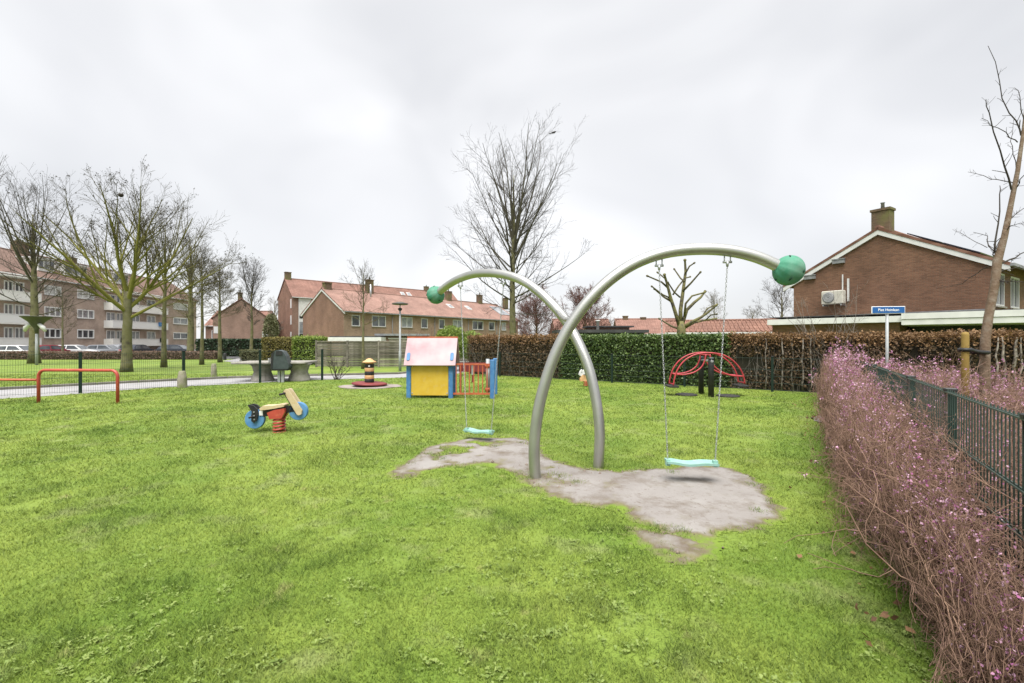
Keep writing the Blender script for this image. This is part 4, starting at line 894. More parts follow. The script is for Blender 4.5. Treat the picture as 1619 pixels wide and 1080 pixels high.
# ---------------------------------------------------------------- trees
def tree(name, label, x, y, H, Rc, tr, seed, style='oval', nl=26, nb=9, ntw=8, nf=2, fork=.3, bark='bark_plain', seeds=0, z0=0.0, tw=.006, lean=0.0, low=.27, group=None):
    t = thing(name, label, 'tree', (x, y, z0), 0, group); rng = np.random.default_rng(seed)
    trunk_top = H * (.86 if style != 'vase' else fork)
    n = 12
    zt = np.linspace(0, 1, n); px = np.cumsum(rng.normal(0, .012, n)) * H * .12; py = np.cumsum(rng.normal(0, .012, n)) * H * .12
    px[:3] *= .3; py[:3] *= .3
    tp = np.stack([px + lean * zt * H, py, zt * trunk_top], 1)
    trad = tr * ((1 - zt) ** .8 * (1 - .08) + .08) if style != 'vase' else tr * (1 - .25 * zt)
    trad = trad * (1 + .28 * np.exp(-zt * trunk_top / .3))
    MB().tube([tuple(p) for p in tp], list(trad), 12).obj('trunk', M_['bark_trunk'], t)
    def on_trunk(z):
        q = np.clip(z / trunk_top, 0, 1) * (n - 1); j = np.minimum(q.astype(int), n - 2); f = (q - j)[:, None]
        return tp[j] * (1 - f) + tp[j + 1] * f, trad[j] * (1 - f[:, 0]) + trad[j + 1] * f[:, 0]
    az = np.arange(nl) * 2.39996 + rng.uniform(-.5, .5, nl)
    if style == 'vase':
        zz = trunk_top * np.linspace(.66, .99, nl); u = 1 - np.arange(nl) / nl
        el = np.radians(30 + 50 * (1 - u) + rng.normal(0, 5, nl)); L = (H - zz) * .86 * rng.uniform(.9, 1.05, nl)
        L = np.minimum(L, Rc * 1.1 / np.maximum(np.cos(el), .12)); trop, wobb = .05, .06; rr_ = tr * rng.uniform(.3, .46, nl)
    elif style == 'round':
        zz = H * (low + (.8 - low) * (np.arange(nl) / nl)); u = np.arange(nl) / nl
        el = np.radians(20 + 50 * u + rng.normal(0, 8, nl)); L = Rc * (1.05 - .35 * u) * rng.uniform(.8, 1.1, nl); trop, wobb = .06, .07; rr_ = None
    else:
        u = np.arange(nl) / (nl - 1); zz = H * (low + ((.62 if style == 'oval' else .8) - low) * u ** .9)
        el = np.radians((1 + 79 * u ** .6 if style == 'oval' else 25 + 50 * u ** .6) + rng.normal(0, 5, nl))
        prof = np.interp(u, [0, .12, .3, .6, .85, 1], [.95, 1.0, .92, .78, .62, .42] if style == 'oval' else [.5, .75, .95, 1, .8, .5])
        L = Rc * prof / np.maximum(np.cos(el), .36) * rng.uniform(.75, 1.1, nl); L = np.minimum(L, (H * 1.02 - zz) / np.maximum(np.sin(el), .3)); trop, wobb = (.06 if style == 'oval' else .1), .04; rr_ = None
    p0, tr0 = on_trunk(zz)
    if rr_ is None: rr_ = np.minimum(tr0 * .62, np.maximum(L * .0092, .01)) * rng.uniform(.75, 1.2, nl)
    d = np.stack([np.cos(az) * np.cos(el), np.sin(az) * np.cos(el), np.sin(el)], 1)
    P1 = march(p0, d, L, 9, trop, wobb, rng); R1 = rr_[:, None] * np.linspace(1, .16, 9)[None]
    b = TB(); b.add(P1, np.maximum(R1, tw), 6)
    P2, R2 = sprout(P1, R1, nb, .12, .98, 32, .46, .5, 6, .06, .05, rng, .3, .3, tw); b.add(P2, R2, 4)
    if style == 'vase':                                   # big secondary limbs first
        Pm, Rm = sprout(P1, R1, 5, .12, .62, 30, .72, .62, 8, .045, .055, rng, .6, .22, tw); b.add(Pm, Rm, 5)
        Pq, Rq = sprout(Pm, Rm, nb, .2, .98, 32, .42, .55, 6, .05, .07, rng, .3, .3, tw); b.add(Pq, Rq, 4)
        P2, R2 = np.concatenate([P2, Pq]), np.concatenate([R2, Rq])
    P3, R3 = sprout(P2, R2, ntw, .1, 1, 40, .5, .6, 4, .06, .06, rng, .22, .5, tw, .4); b.add(P3, R3 * .8, 3)
    if style != 'vase' :
        lead = tp[None, -5:, :]; P2b, R2b = sprout(lead, trad[None, -5:], 14, 0, 1, 36, .5, .35, 6, .06, .08, rng, .5, .3, tw * 1.2); b.add(P2b, R2b, 4)
        P3b, R3b = sprout(P2b, R2b, ntw, .12, 1, 38, .5, .6, 4, .05, .1, rng, .18, .5, tw); b.add(P3b, R3b, 3)
    if nf: P4, R4 = sprout(P3, R3, nf, .2, 1, 34, .55, .8, 3, .05, .06, rng, .15, .7, tw * .75, .3); b.add(P4, R4 * .7, 3)
    b.obj('crown', M_[bark], t, .036)
    if seeds:
        tips = P3[rng.uniform(0, 1, len(P3)) < seeds][:, -1]; tips = tips[tips[:, 2] > H * .45]
        V, Fc, a = cards(np.repeat(tips, 3, 0) + rng.normal(0, .035, (len(tips) * 3, 3)), .033, rng, .6)
        np_obj('seed_clusters', V, Fc, M_['nest_twig'], t)['kind'] = 'stuff'
    return t
def gx(px, Y): return (px - 809.5) / F * Y
tree('bare_tree', 'tall bare tree with straight mossy trunk behind the hedge at the centre', gx(811, 27), 27, 13.2, 4.5, .22, 101, 'oval', 36, 9, 6, 2, bark='bark_plain', low=.24, tw=.0055)
tree('bare_tree', 'big spreading bare tree with mossy green trunk forking low on the left lawn', gx(200, 22.5), 22.5, 9.9, 4.9, .225, 102, 'vase', 9, 8, 7, 1, fork=.40, bark='bark_moss', seeds=.5, tw=.0055)
tree('bare_tree', 'bare tree with thick dark trunk at the left edge beside the funnel lamp', gx(54, 31), 31, 11.8, 4.6, .29, 103, 'oval', 22, 8, 6, 1, bark='bark_plain', low=.28, tw=.0075)
tree('bare_tree', 'second mossy bare tree just right of the big spreading one', gx(259, 26.5), 26.5, 9.6, 2.9, .14, 104, 'oval', 18, 7, 6, 0, bark='bark_moss', low=.3, tw=.0065)
tree('bare_tree', 'thick mossy bare tree standing behind the low brown hedge near the dark car', gx(301, 45), 45, 13.0, 3.3, .33, 105, 'oval', 24, 8, 7, 1, bark='bark_moss', low=.25, tw=.009, z0=-.3)
tree('bare_tree', 'slim greenish bare tree left of the stone bollard', gx(319, 29.4), 29.4, 8.2, 1.9, .12, 106, 'round', 20, 8, 7, 1, bark='bark_moss', low=.38, tw=.007)
tree('bare_tree', 'pale stemmed small bare tree with forked crown beside the short dark bollard', gx(348, 32.7), 32.7, 7.6, 2.2, .14, 107, 'round', 20, 8, 8, 1, bark='bark_moss', low=.42, tw=.007)
tree('bare_tree', 'narrow upright bare tree in front of the plain gabled house', gx(397, 52), 52, 10.5, 1.9, .19, 108, 'narrow', 26, 8, 7, 1, bark='bark_plain', low=.34, tw=.010, z0=-.2)
tree('bare_tree', 'young bare tree standing against the grey plank fence', gx(574, 25), 25, 6.0, 2.0, .085, 109, 'round', 12, 7, 5, 1, bark='bark_moss', low=.40, tw=.0055)
tree('bare_tree', 'thin greenish bare tree close to the apartment windows at far left', gx(99, 50), 50, 8.2, 2.0, .13, 110, 'round', 16, 7, 6, 0, bark='bark_moss', low=.3, tw=.010, z0=-.35)
tree('reddish_tree', 'reddish brown bare tree mounded over the hedge left of the steel crossing', gx(848, 44), 44, 5.2, 3.6, .18, 111, 'round', 30, 11, 10, 2, bark='bark_purple', low=.12, tw=.013)
tree('reddish_tree', 'taller reddish bare tree beyond the dark shed roof', gx(925, 50), 50, 6.0, 4.4, .2, 112, 'round', 30, 11, 10, 2, bark='bark_purple', low=.12, tw=.014)
tree('bare_tree', 'faint bare tree far off right of the pollarded tree', gx(1128, 60), 60, 8.6, 2.6, .14, 113, 'round', 18, 8, 7, 1, bark='bark_pale', low=.3, tw=.009)
tree('bare_tree', 'bare tree with dark limbs behind the left corner of the gable house', gx(1236, 36), 36, 6.4, 3.0, .16, 114, 'round', 16, 8, 7, 1, bark='bark_plain', low=.25, tw=.007)
tree('bare_tree', 'faint distant bare tree between the garage roof and the annex', gx(1190, 70), 70, 7.0, 2.8, .14, 115, 'round', 14, 7, 6, 0, bark='bark_pale', low=.3, tw=.010)
tree('bare_tree', 'wispy bare tree behind the dark conifer left of the brick block', gx(434, 66), 66, 9.0, 2.0, .14, 116, 'round', 16, 7, 6, 1, bark='bark_pale', low=.3, tw=.010, z0=-.3)

# nest in the big tree, bird on the tall tree
nb = MB().lathe([(.04, -.08), (.1, -.04), (.12, .03), (.09, .08), (.03, .09)], 10).obj('bird_nest', M_['nest_twig']); nb.location = at(191, 309, 22.3)
tag(nb, 'dark round bird nest high in the big spreading tree', 'nest')
brd = thing('bird', 'small black bird at the very top right of the tall bare tree', 'bird', at(875, 210, 26.5))
MB().tube([(-.14, 0, -.02), (-.06, 0, .0), (.04, 0, .03), (.1, 0, .06), (.14, 0, .08)], [.02, .05, .06, .045, .02], 8).obj('body', M_['bird_black'], brd)
MB().tube([(-.12, 0, -.02), (-.24, 0, -.06)], [.03, .02], 6).obj('tail', M_['bird_black'], brd)
MB().tube([(.14, 0, .085), (.19, 0, .08)], [.012, .003], 5).obj('beak', M_['bird_black'], brd)

# pollarded tree behind the ivy hedge
PY = 18.6
pt = thing('pollarded_tree', 'pollarded tree with knobbly mossy limbs rising behind the ivy hedge', 'tree', (gx(1078, PY), PY, 0))
def pp(px, py, dy=0.0):
    a = at(px, py, PY + dy); return (a[0] - gx(1078, PY), a[1] - PY, a[2])
MB().tube([(0, 0, -.05), (.02, 0, 1.0), pp(1077, 530), pp(1077, 520), pp(1076, 508)], [.24, .19, .18, .17, .11], 12).obj('trunk', M_['pollard_bark'], pt)
limbs = [([(1075, 518), (1068, 495), (1060, 470), (1055, 450), (1051, 436)], .10, .05, -.2), ([(1076, 515), (1076, 490), (1080, 460), (1084, 430), (1083, 413)], .11, .05, .1),
         ([(1078, 515), (1086, 490), (1098, 478), (1108, 470), (1114, 462)], .09, .045, .3), ([(1079, 518), (1092, 510), (1108, 502), (1118, 495), (1131, 484)], .085, .04, -.3),
         ([(1080, 520), (1098, 510), (1115, 506), (1131, 504)], .06, .035, .4), ([(1074, 520), (1062, 516), (1052, 510), (1044, 505)], .05, .03, .2),
         ([(1068, 495), (1066, 486), (1058, 474)], .05, .03, .3), ([(1062, 477), (1050, 470), (1036, 458)], .05, .035, .25), ([(1061, 472), (1048, 466), (1032, 454)], .04, .03, -.3),
         ([(1057, 456), (1046, 446), (1025, 437)], .05, .035, -.25), ([(1080, 460), (1092, 448), (1106, 432)], .055, .035, -.4), ([(1082, 445), (1076, 440), (1067, 427)], .045, .03, .4),
         ([(1084, 432), (1090, 421), (1096, 417)], .04, .03, -.1), ([(1064, 466), (1073, 452), (1083, 440), (1090, 438)], .04, .03, .5), ([(1082, 500), (1084, 480), (1094, 468), (1112, 463)], .06, .035, -.35),
         ([(1112, 498), (1118, 488), (1132, 482)], .035, .03, .1), ([(1116, 506), (1124, 498), (1131, 497)], .03, .028, -.2), ([(1075, 470), (1066, 462), (1057, 448)], .04, .03, -.35), ([(1055, 450), (1051, 440), (1041, 432)], .04, .03, .1)]
for pts, r0, r1, dy in limbs:
    n = len(pts); q = [pp(a, b, dy * (i / (n - 1))) for i, (a, b) in enumerate(pts)]
    rad = [r0 + (r1 - r0) * i / (n - 1) for i in range(n)]
    e = Vector(q[-1]); dd = (e - Vector(q[-2])).normalized()
    rad = [r * .86 for r in rad]; r1 *= .86; q += [tuple(e + dd * .02), tuple(e + dd * .07), tuple(e + dd * .1)]; rad += [r1 * 1.5, r1 * 1.5, r1 * .6]
    MB().tube(q, rad, 8).obj('limb', M_['pollard_bark' if r0 > .055 else 'bark_limb'], pt)

# young staked tree at the right edge
TY = 5.6
yt = thing('young_tree', 'young bare street tree tied to a stake at the right edge', 'tree', (gx(1557, TY), TY, 0))
def yp(px, py, dy=0.0):
    a = at(px, py, TY + dy); return (a[0] - gx(1557, TY), a[1] - TY, a[2])
MB().tube([(0, 0, -.05), (0, 0, .5), yp(1557, 575), yp(1558, 535), yp(1563, 500), yp(1573, 450), yp(1577, 412), yp(1588, 375), yp(1599, 320), yp(1609, 270), yp(1617, 215), yp(1624, 150), yp(1628, 95)],
          [.06, .053, .050, .047, .044, .042, .044, .032, .026, .022, .017, .01, .004], 14).obj('trunk', M_['bark_young'], yt)
rng = np.random.default_rng(77); yb = TB()
main = [([(1576, 412), (1574, 385), (1581, 345), (1583, 300), (1582, 292)], .017, .2), ([(1600, 300), (1590, 270), (1575, 225), (1562, 170), (1558, 158)], .016, -.2), ([(1617, 215), (1608, 195), (1590, 170), (1580, 120), (1563, 72)], .014, .1),
        ([(1604, 290), (1585, 284), (1560, 280), (1528, 274)], .010, .3), ([(1612, 225), (1595, 215), (1570, 198), (1552, 186)], .010, -.3), ([(1577, 410), (1569, 398), (1564, 385), (1560, 372), (1540, 368)], .012, .2),
        ([(1578, 418), (1600, 408), (1619, 400), (1645, 392)], .016, .1), ([(1574, 440), (1590, 446), (1610, 444), (1640, 450)], .014, -.3), ([(1575, 430), (1600, 425), (1625, 424)], .01, .4),
        ([(1565, 420), (1540, 435), (1515, 452), (1480, 456)], .007, .8), ([(1592, 350), (1606, 340), (1630, 320)], .01, .2), ([(1603, 300), (1615, 280), (1640, 262)], .01, -.2), ([(1608, 265), (1600, 240), (1601, 215), (1602, 190)], .008, .3), ([(1619, 190), (1612, 160), (1605, 140), (1600, 145)], .008, 0), ([(1590, 365), (1603, 355), (1625, 352)], .008, -.4), ([(1560, 392), (1540, 380), (1520, 370), (1505, 362)], .006, .5)]
for pts, r0, dy in main:
    n = len(pts); q = np.array([yp(a, b, dy * i / (n - 1)) for i, (a, b) in enumerate(pts)])
    P = np.stack([np.interp(np.linspace(0, n - 1, 8), np.arange(n), q[:, k]) for k in range(3)], 1)[None] + rng.normal(0, .008, (1, 8, 3))
    Rr = r0 * .68 * np.linspace(1, .3, 8)[None]; yb.add(P, Rr, 6)
    P2, R2 = sprout(P, Rr, 11, .1, .98, 48, .14, .5, 4, .04, .1, rng, .06, .6, .0018); yb.add(P2, R2, 4)
yb.obj('branches', M_['bark_plain'], yt, .05)
sk = thing('tree_stake', 'yellowish wooden stake tied to the young tree with black strap', 'stake', (gx(1526, TY - .1), TY - .1, 0))
MB().lathe([(.038, -.05), (.038, 1.58), (.03, 1.61), (.0, 1.615)], 12).obj('pole', M_['stake_wood'], sk)
MB().tube([(-.045, -.02, 1.40), (.0, -.045, 1.40), (.05, -.03, 1.40), (.12, .02, 1.385), (.2, .0, 1.37), (.28, .0, 1.365), (.31, .1, 1.365), (.25, .17, 1.365), (.15, .12, 1.38), (.05, .05, 1.40), (-.03, .04, 1.40)], .024, 6, closed=True).obj('strap', M_['black'], sk)

# thin bare shrubs
def bare_shrub(label, x, y, H, spread, ns, seed, m='bark_pale', tw=.004, leaves=0, name='bare_shrub'):
    t = thing(name, label, 'shrub', (x, y, 0)); rng = np.random.default_rng(seed); b = TB()
    p = rng.normal(0, .06, (ns, 3)) * np.array([1, 1, 0]); d = rng.normal(0, spread, (ns, 3)) * np.array([1, 1, 0]) + np.array([0, 0, 1.0])
    P = march(p, d, H * rng.uniform(.65, 1.05, ns), 9, .03, .10, rng); Rr = np.full((ns, 9), tw * 2.2) * np.linspace(1.3, .4, 9)[None]; b.add(P, Rr, 5)
    P2, R2 = sprout(P, Rr, 7, .2, .98, 35, .3, .6, 5, .03, .13, rng, .1, .5, tw * .7); b.add(P2, R2, 3)
    P3, R3 = sprout(P2, R2, 3, .2, 1, 40, .45, .7, 4, .0, .13, rng, .08, .6, tw * .6); b.add(P3, R3, 3)
    b.obj('twigs', M_[m], t, .03)
    if leaves:
        tips = P3[rng.integers(0, len(P3), leaves)][:, -1]; tips = tips[tips[:, 2] < 1.6]
        V, Fc, a = cards(tips, .03, rng, .6); np_obj('dead_leaves', V, Fc, M_['beech_leaf'], t, {'rnd': a})['kind'] = 'stuff'
    return t
bare_shrub('thin leafless shrub rising in front of the annex and air conditioner', gx(1312, 13.3), 13.3, 3.3, .22, 14, 51, leaves=260)
bare_shrub('small leafless shrub at the path edge right of the concrete table', gx(533, 17.9), 17.9, 1.1, .5, 12, 52, m='bark_plain', tw=.005)
bare_shrub('brown leafless bush by the terrace wall above the toy house', gx(672, 30), 30, 2.3, .4, 30, 53, m='bark_purple', tw=.007)

# ---------------------------------------------------------------- flowering shrub bed along the near fence
def shrub_bed():
    rng = np.random.default_rng(61)
    def squash(P):                                       # the shrubs are kept clipped back along the lawn
        o = (P[..., 0] - FS[0]) * FN[0] + (P[..., 1] - FS[1]) * FN[1]; lim = np.interp(P[..., 1], [1.5, 2, 3, 4.2, 6.75, 12.7], [.26, .38, .68, .88, .62, .30]) * (.45 + .95 * vnoise(P[..., 1] * 1.7, P[..., 2] * 1.6, 12) + .25 * vnoise(P[..., 1] * 9, P[..., 2] * 9, 13))
        o2 = np.where(o < 0, -lim * np.tanh(-o / lim * .85), o); Q = P.copy(); Q[..., 0] += (o2 - o) * FN[0]; Q[..., 1] += (o2 - o) * FN[1]; return Q
    def bed(label, side, groups):
        t = thing('flowering_shrubs', label, 'shrubs', (0, 0, 0))
        b = TB(); fl = []
        for sa, sb, ns, nt, nf, tw in groups:
            s = rng.uniform(sa, sb, ns)
            off = -rng.uniform(.03, .30, ns) if side < 0 else rng.uniform(.06, 2.3, ns) ** 1.0
            p = np.stack([FS[0] + FD[0] * s + FN[0] * off, FS[1] + FD[1] * s + FN[1] * off, np.zeros(ns)], 1)
            Y = p[:, 1]
            hh = np.interp(Y, [1.5, 2, 3, 4, 5, 8, 12], [.60, .72, 1.0, 1.1, 1.2, 1.24, 1.18]) if side < 0 else (np.interp(Y, [3, 5, 8, 12], [1.2, 1.12, .98, .92]) + .2 * (fnoise(p[:, 0] * 1.1, p[:, 1] * 1.1, 6) - .5))
            hh = hh * (.82 + .32 * fnoise(p[:, 0] * 1.3, p[:, 1] * 1.3, 14))
            out = (rng.normal(-.12, .45, ns) if side < 0 else rng.normal(0, .35, ns)); alng = rng.normal(0, .55, ns)
            d = np.stack([FN[0] * out + FD[0] * alng, FN[1] * out + FD[1] * alng, np.ones(ns)], 1)
            P = march(p, d, hh * rng.uniform(.7, 1.12, ns), 7, -.05, .22, rng); P[:, :, 2] = np.maximum(P[:, :, 2], .01)
            Rr = rng.uniform(.8, 1.5, ns)[:, None] * tw * 1.25 * np.linspace(1.2, .5, 7)[None]
            P2, R2 = sprout(P, Rr, nt, .12, 1, 64, .42, .7, 6, -.01, .28, rng, .08, .6, tw * .62, .3)
            if side < 0: P, P2 = squash(P), squash(P2)
            k = P2[..., 1].min(1) > 1.6; P2, R2 = P2[k], R2[k]; k = P[..., 1].min(1) > 1.6; P, Rr = P[k], Rr[k]
            b.add(P, Rr, 4); b.add(P2, R2, 3)
            if nf: P3, R3 = sprout(P2, R2, nf, .15, 1, 58, .45, .8, 4, .0, .24, rng, .05, .8, tw * .5, .2); P3 = squash(P3) if side < 0 else P3; k = P3[..., 1].min(1) > 1.6; P3, R3 = P3[k], R3[k]; b.add(P3, R3, 3)
            else: P3 = P2
            tip = P3[:, -1]
            cl = fnoise(tip[:, 0] * 2.3, tip[:, 1] * 2.3 + tip[:, 2] * 1.7, 29)
            far = smooth(3, 7, tip[:, 1])
            hi = vnoise(tip[:, 0] * 13, tip[:, 1] * 13 + tip[:, 2] * 11, 31)
            pr = smooth(.42, .6, cl) * (.55 * smooth(.5, .8, hi) + .45 * far + (.35 if side > 0 else 0)) * smooth(.15, .75, tip[:, 2]) + .17 + .12 * far
            fl.append(tip[rng.uniform(0, 1, len(tip)) < pr])
        b.obj('twigs', M_['shrub_twig'], t, .006)['kind'] = 'stuff'
        fp = np.concatenate(fl); k = 5
        P = np.repeat(fp, k, 0) + rng.normal(0, .009, (len(fp) * k, 3)) * np.clip(np.repeat(fp[:, 1:2], k, 0) / 4, 1, 2)
        sz = .0068 * np.clip(P[:, 1] / 3.6, .9, 2.6)
        V, Fc, a = cards(P, sz, rng, .8)
        np_obj('blossoms', V, Fc, M_['blossom'], t, {'rnd': a})['kind'] = 'stuff'
    bed('tangle of brown twigs with pink blossom on the lawn side of the green mesh fence', -1, [(-.5, 3.2, 800, 15, 2, .0021), (3.2, 7.5, 750, 11, 2, .0028), (7.5, 12.6, 700, 10, 1, .004)])
    bed('pink flowering shrubs on the street side of the green mesh fence', 1, [(-.2, 3.5, 800, 8, 1, .003), (3.5, 8, 1000, 7, 1, .0036), (8, 12.8, 700, 7, 1, .005)])
shrub_bed()

# ---------------------------------------------------------------- mesh fences
def mesh_fence(label, p0, d, L, H, posts, rod_step=.05, single=None, rods_z=.2, post_w=.06, rail_w=.004, rod_w=.0025, caps=False):
    d = np.array(d) / np.linalg.norm(d)
    t = thing('mesh_fence', label, 'fence', (p0[0], p0[1], 0), math.atan2(d[1], d[0]))
    for i, s in enumerate(posts):
        h = H + (.0 if caps else .04)
        o = MB().bbox(s - post_w / 2, s + post_w / 2, -.014 - post_w * .8, -.014, -.1, h, .006).obj('post', M_['fence_green'], t)
        MB().bbox(s - post_w * .6, s + post_w * .6, -.016 - post_w * .9, .012, h + .001, h + .025, .005).obj('post_cap', M_['black'], o)
    zs = np.arange(.06, H + .001, rods_z); zs[-1] = H
    for z in zs:
        MB().box(0, L, -.012, -.012 + rail_w * 1.6, z - rail_w, z + rail_w).box(0, L, .004, .004 + rail_w * 1.6, z - rail_w, z + rail_w).obj('rail', M_['fence_wire'], t)
    n = int(L / rod_step)
    if single:
        rod = MB().tube([(0, -.001, .03), (0, -.001, H + .02)], rod_w, 5).obj('rod', M_['fence_green'], t)
        for i in range(min(single, n)):
            o = rod if i == 0 else rod.copy()
            if i: C.objects.link(o)
            o.location = (.025 + i * rod_step, 0, 0)
        k0 = single
    else: k0 = 0
    if n > k0:
        x = .025 + np.arange(k0, n) * rod_step
        P = np.stack([np.stack([x, 0 * x - .001, 0 * x + .03], 1), np.stack([x, 0 * x - .001, 0 * x + H + .02], 1)], 1); b = TB(); b.add(P, np.full((len(x), 2), rod_w), 3)
        b.obj('rods', M_['fence_green'], t)['kind'] = 'stuff'
    return t
mesh_fence('dark green double wire mesh fence running through the pink shrubs on the right', fence_pt(-1.6), FD, 14.2, 1.17, [.12, 1.55, 2.82, 4.11, 6.6, 9.1, 11.6, 14.1], single=150, caps=True, rod_w=.0034, post_w=.042)
mesh_fence('low green mesh fence with thin wires in front of the clipped hedges', HA + HD * -.1, HD, 11.8, 1.0, [.1, 2.65, 5.2, 7.74, 10.27, 11.7], post_w=.065, rod_w=.0026)
lp = [(-16.1, 10.1), (-14.3, 11.6), gnd(127, 622), (-10.72, 14.85), gnd(411, 605.2), gnd(509, 601)]
for i in range(5):
    a, b_ = np.array(lp[i]), np.array(lp[i + 1]); L = float(np.linalg.norm(b_ - a))
    lab = ('section of dark wire fence at the far left behind the low red bar', 'wire fence section with black post behind the left part of the red bar', 'wire fence section behind the right leg of the red bar', 'wire fence section left of the concrete table with a thin black post', 'wire fence section in front of the concrete table and litter bin')[i]
    mesh_fence(lab, a, b_ - a, L, 1.14, [.0] if i < 4 else [.0, L], post_w=.08, rod_w=.0024 if i < 3 else .0016, rail_w=.003)
mesh_fence('short dark mesh fence behind the toy house', (-2.6, 19.3), HA - np.array([-2.6, 19.3]), 2.0, 1.0, [.05], post_w=.065)

# ---------------------------------------------------------------- steel double-arch swing frame
A1, B1 = np.array([.26, 4.98]), np.array([2.85, 4.72])          # near arch: foot, ball
A2, B2 = np.array([1.02, 5.40]), np.array([-1.30, 7.72])        # far arch
def on_plane(px, py, a, b):
    d = b - a; k = (px - 809.5) / F; s = (k * a[1] - a[0]) / (d[0] - k * d[1]); q = a + d * s
    return (q[0], q[1], EYE + (540 - py) / F * q[1])
def spline(pts, n):
    pts = [Vector(p) for p in pts]; out = []
    P = [pts[0] * 2 - pts[1]] + pts + [pts[-1] * 2 - pts[-2]]
    for i in range(1, len(P) - 2):
        for k in range(n):
            t = k / n; p0, p1, p2, p3 = P[i - 1], P[i], P[i + 1], P[i + 2]
            out.append(.5 * ((2 * p1) + (p2 - p0) * t + (2 * p0 - 5 * p1 + 4 * p2 - p3) * t * t + (3 * p1 - p0 - 3 * p2 + p3) * t ** 3))
    out.append(pts[-1]); return out
arch1 = [on_plane(x, y, A1, B1) for x, y in ((848, 765), (845, 735), (845, 700), (851, 650), (862, 605), (878, 560), (900, 517), (930, 476), (965, 442), (1005, 416), (1050, 400), (1100, 394), (1150, 396), (1195, 406), (1238, 424))]
arch2 = [on_plane(x, y, A2, B2) for x, y in ((945, 752), (947, 720), (948, 680), (942, 630), (930, 580), (912, 537), (890, 501), (862, 470), (832, 447), (805, 436), (778, 432), (752, 433), (728, 440), (708, 451), (692, 464))]
sf = thing('swing_set', 'stainless steel swing frame of two crossing arched tubes with green end balls', 'swing set', (.6, 5.2, 0))
def rel(ps): return [tuple(Vector(p) - Vector((.6, 5.2, 0))) for p in ps]
TR = .062
c1, c2 = spline(arch1, 6), spline(arch2, 6)
MB().tube(rel(c1), TR, 20).obj('arch_tube', M_['steel'], sf); MB().tube(rel(c2), TR, 20).obj('arch_tube', M_['steel'], sf)
brace = [on_plane(880, 490, A2, B2), None, None, None, on_plane(910, 503, A1, B1)]
p_, q_ = Vector(brace[0]), Vector(brace[4])
bz = [p_, p_.lerp(q_, .25) + Vector((0, 0, -.045)), p_.lerp(q_, .5) + Vector((0, 0, -.065)), p_.lerp(q_, .75) + Vector((0, 0, -.045)), q_]
MB().tube(rel(spline(bz, 5)), .03, 12).obj('brace', M_['steel'], sf)
def ball(p, r, axis):
    q = Matrix.Translation(Vector(p) - Vector((.6, 5.2, 0))) @ Vector(axis).to_track_quat('Z', 'Y').to_matrix().to_4x4()
    seg, rings = 40, 18; vs = []; fs = []
    for i in range(rings + 1):
        th = PI * i / rings
        for k in range(seg):
            ph = 2 * PI * k / seg; g = 1 - .045 * max(0, math.cos(ph * 8)) ** 10 * math.sin(th)
            rr_ = r * g; vs.append(q @ Vector((rr_ * math.sin(th) * math.cos(ph), rr_ * math.sin(th) * math.sin(ph), rr_ * .93 * math.cos(th))))
    for i in range(rings):
        for k in range(seg): k2 = (k + 1) % seg; fs.append((i * seg + k, i * seg + k2, (i + 1) * seg + k2, (i + 1) * seg + k))
    b = MB().add(vs, fs, True).obj('end_ball', M_['ball_green'], sf)
    rg = random.Random(3)
    for k in range(7):
        ph = k * .9 + .3; th = rg.choice((.9, 1.5, 2.1))
        pts = [q @ Vector((r * 1.003 * math.sin(th) * math.cos(ph + s), r * 1.003 * math.sin(th) * math.sin(ph + s), r * .935 * math.cos(th))) for s in (-.16, -.08, 0, .08, .16)]
        MB().tube(pts, [.003, .008, .009, .008, .003], 6).obj('slot', M_['seam'], b)
e1, e2 = Vector(arch1[-1]), Vector(arch2[-1])
ball(e1 + (e1 - Vector(arch1[-2])).normalized() * .06, .158, (e1 - Vector(arch1[-2])))
ball(e2 + (e2 - Vector(arch2[-2])).normalized() * .06, .155, (e2 - Vector(arch2[-2])))

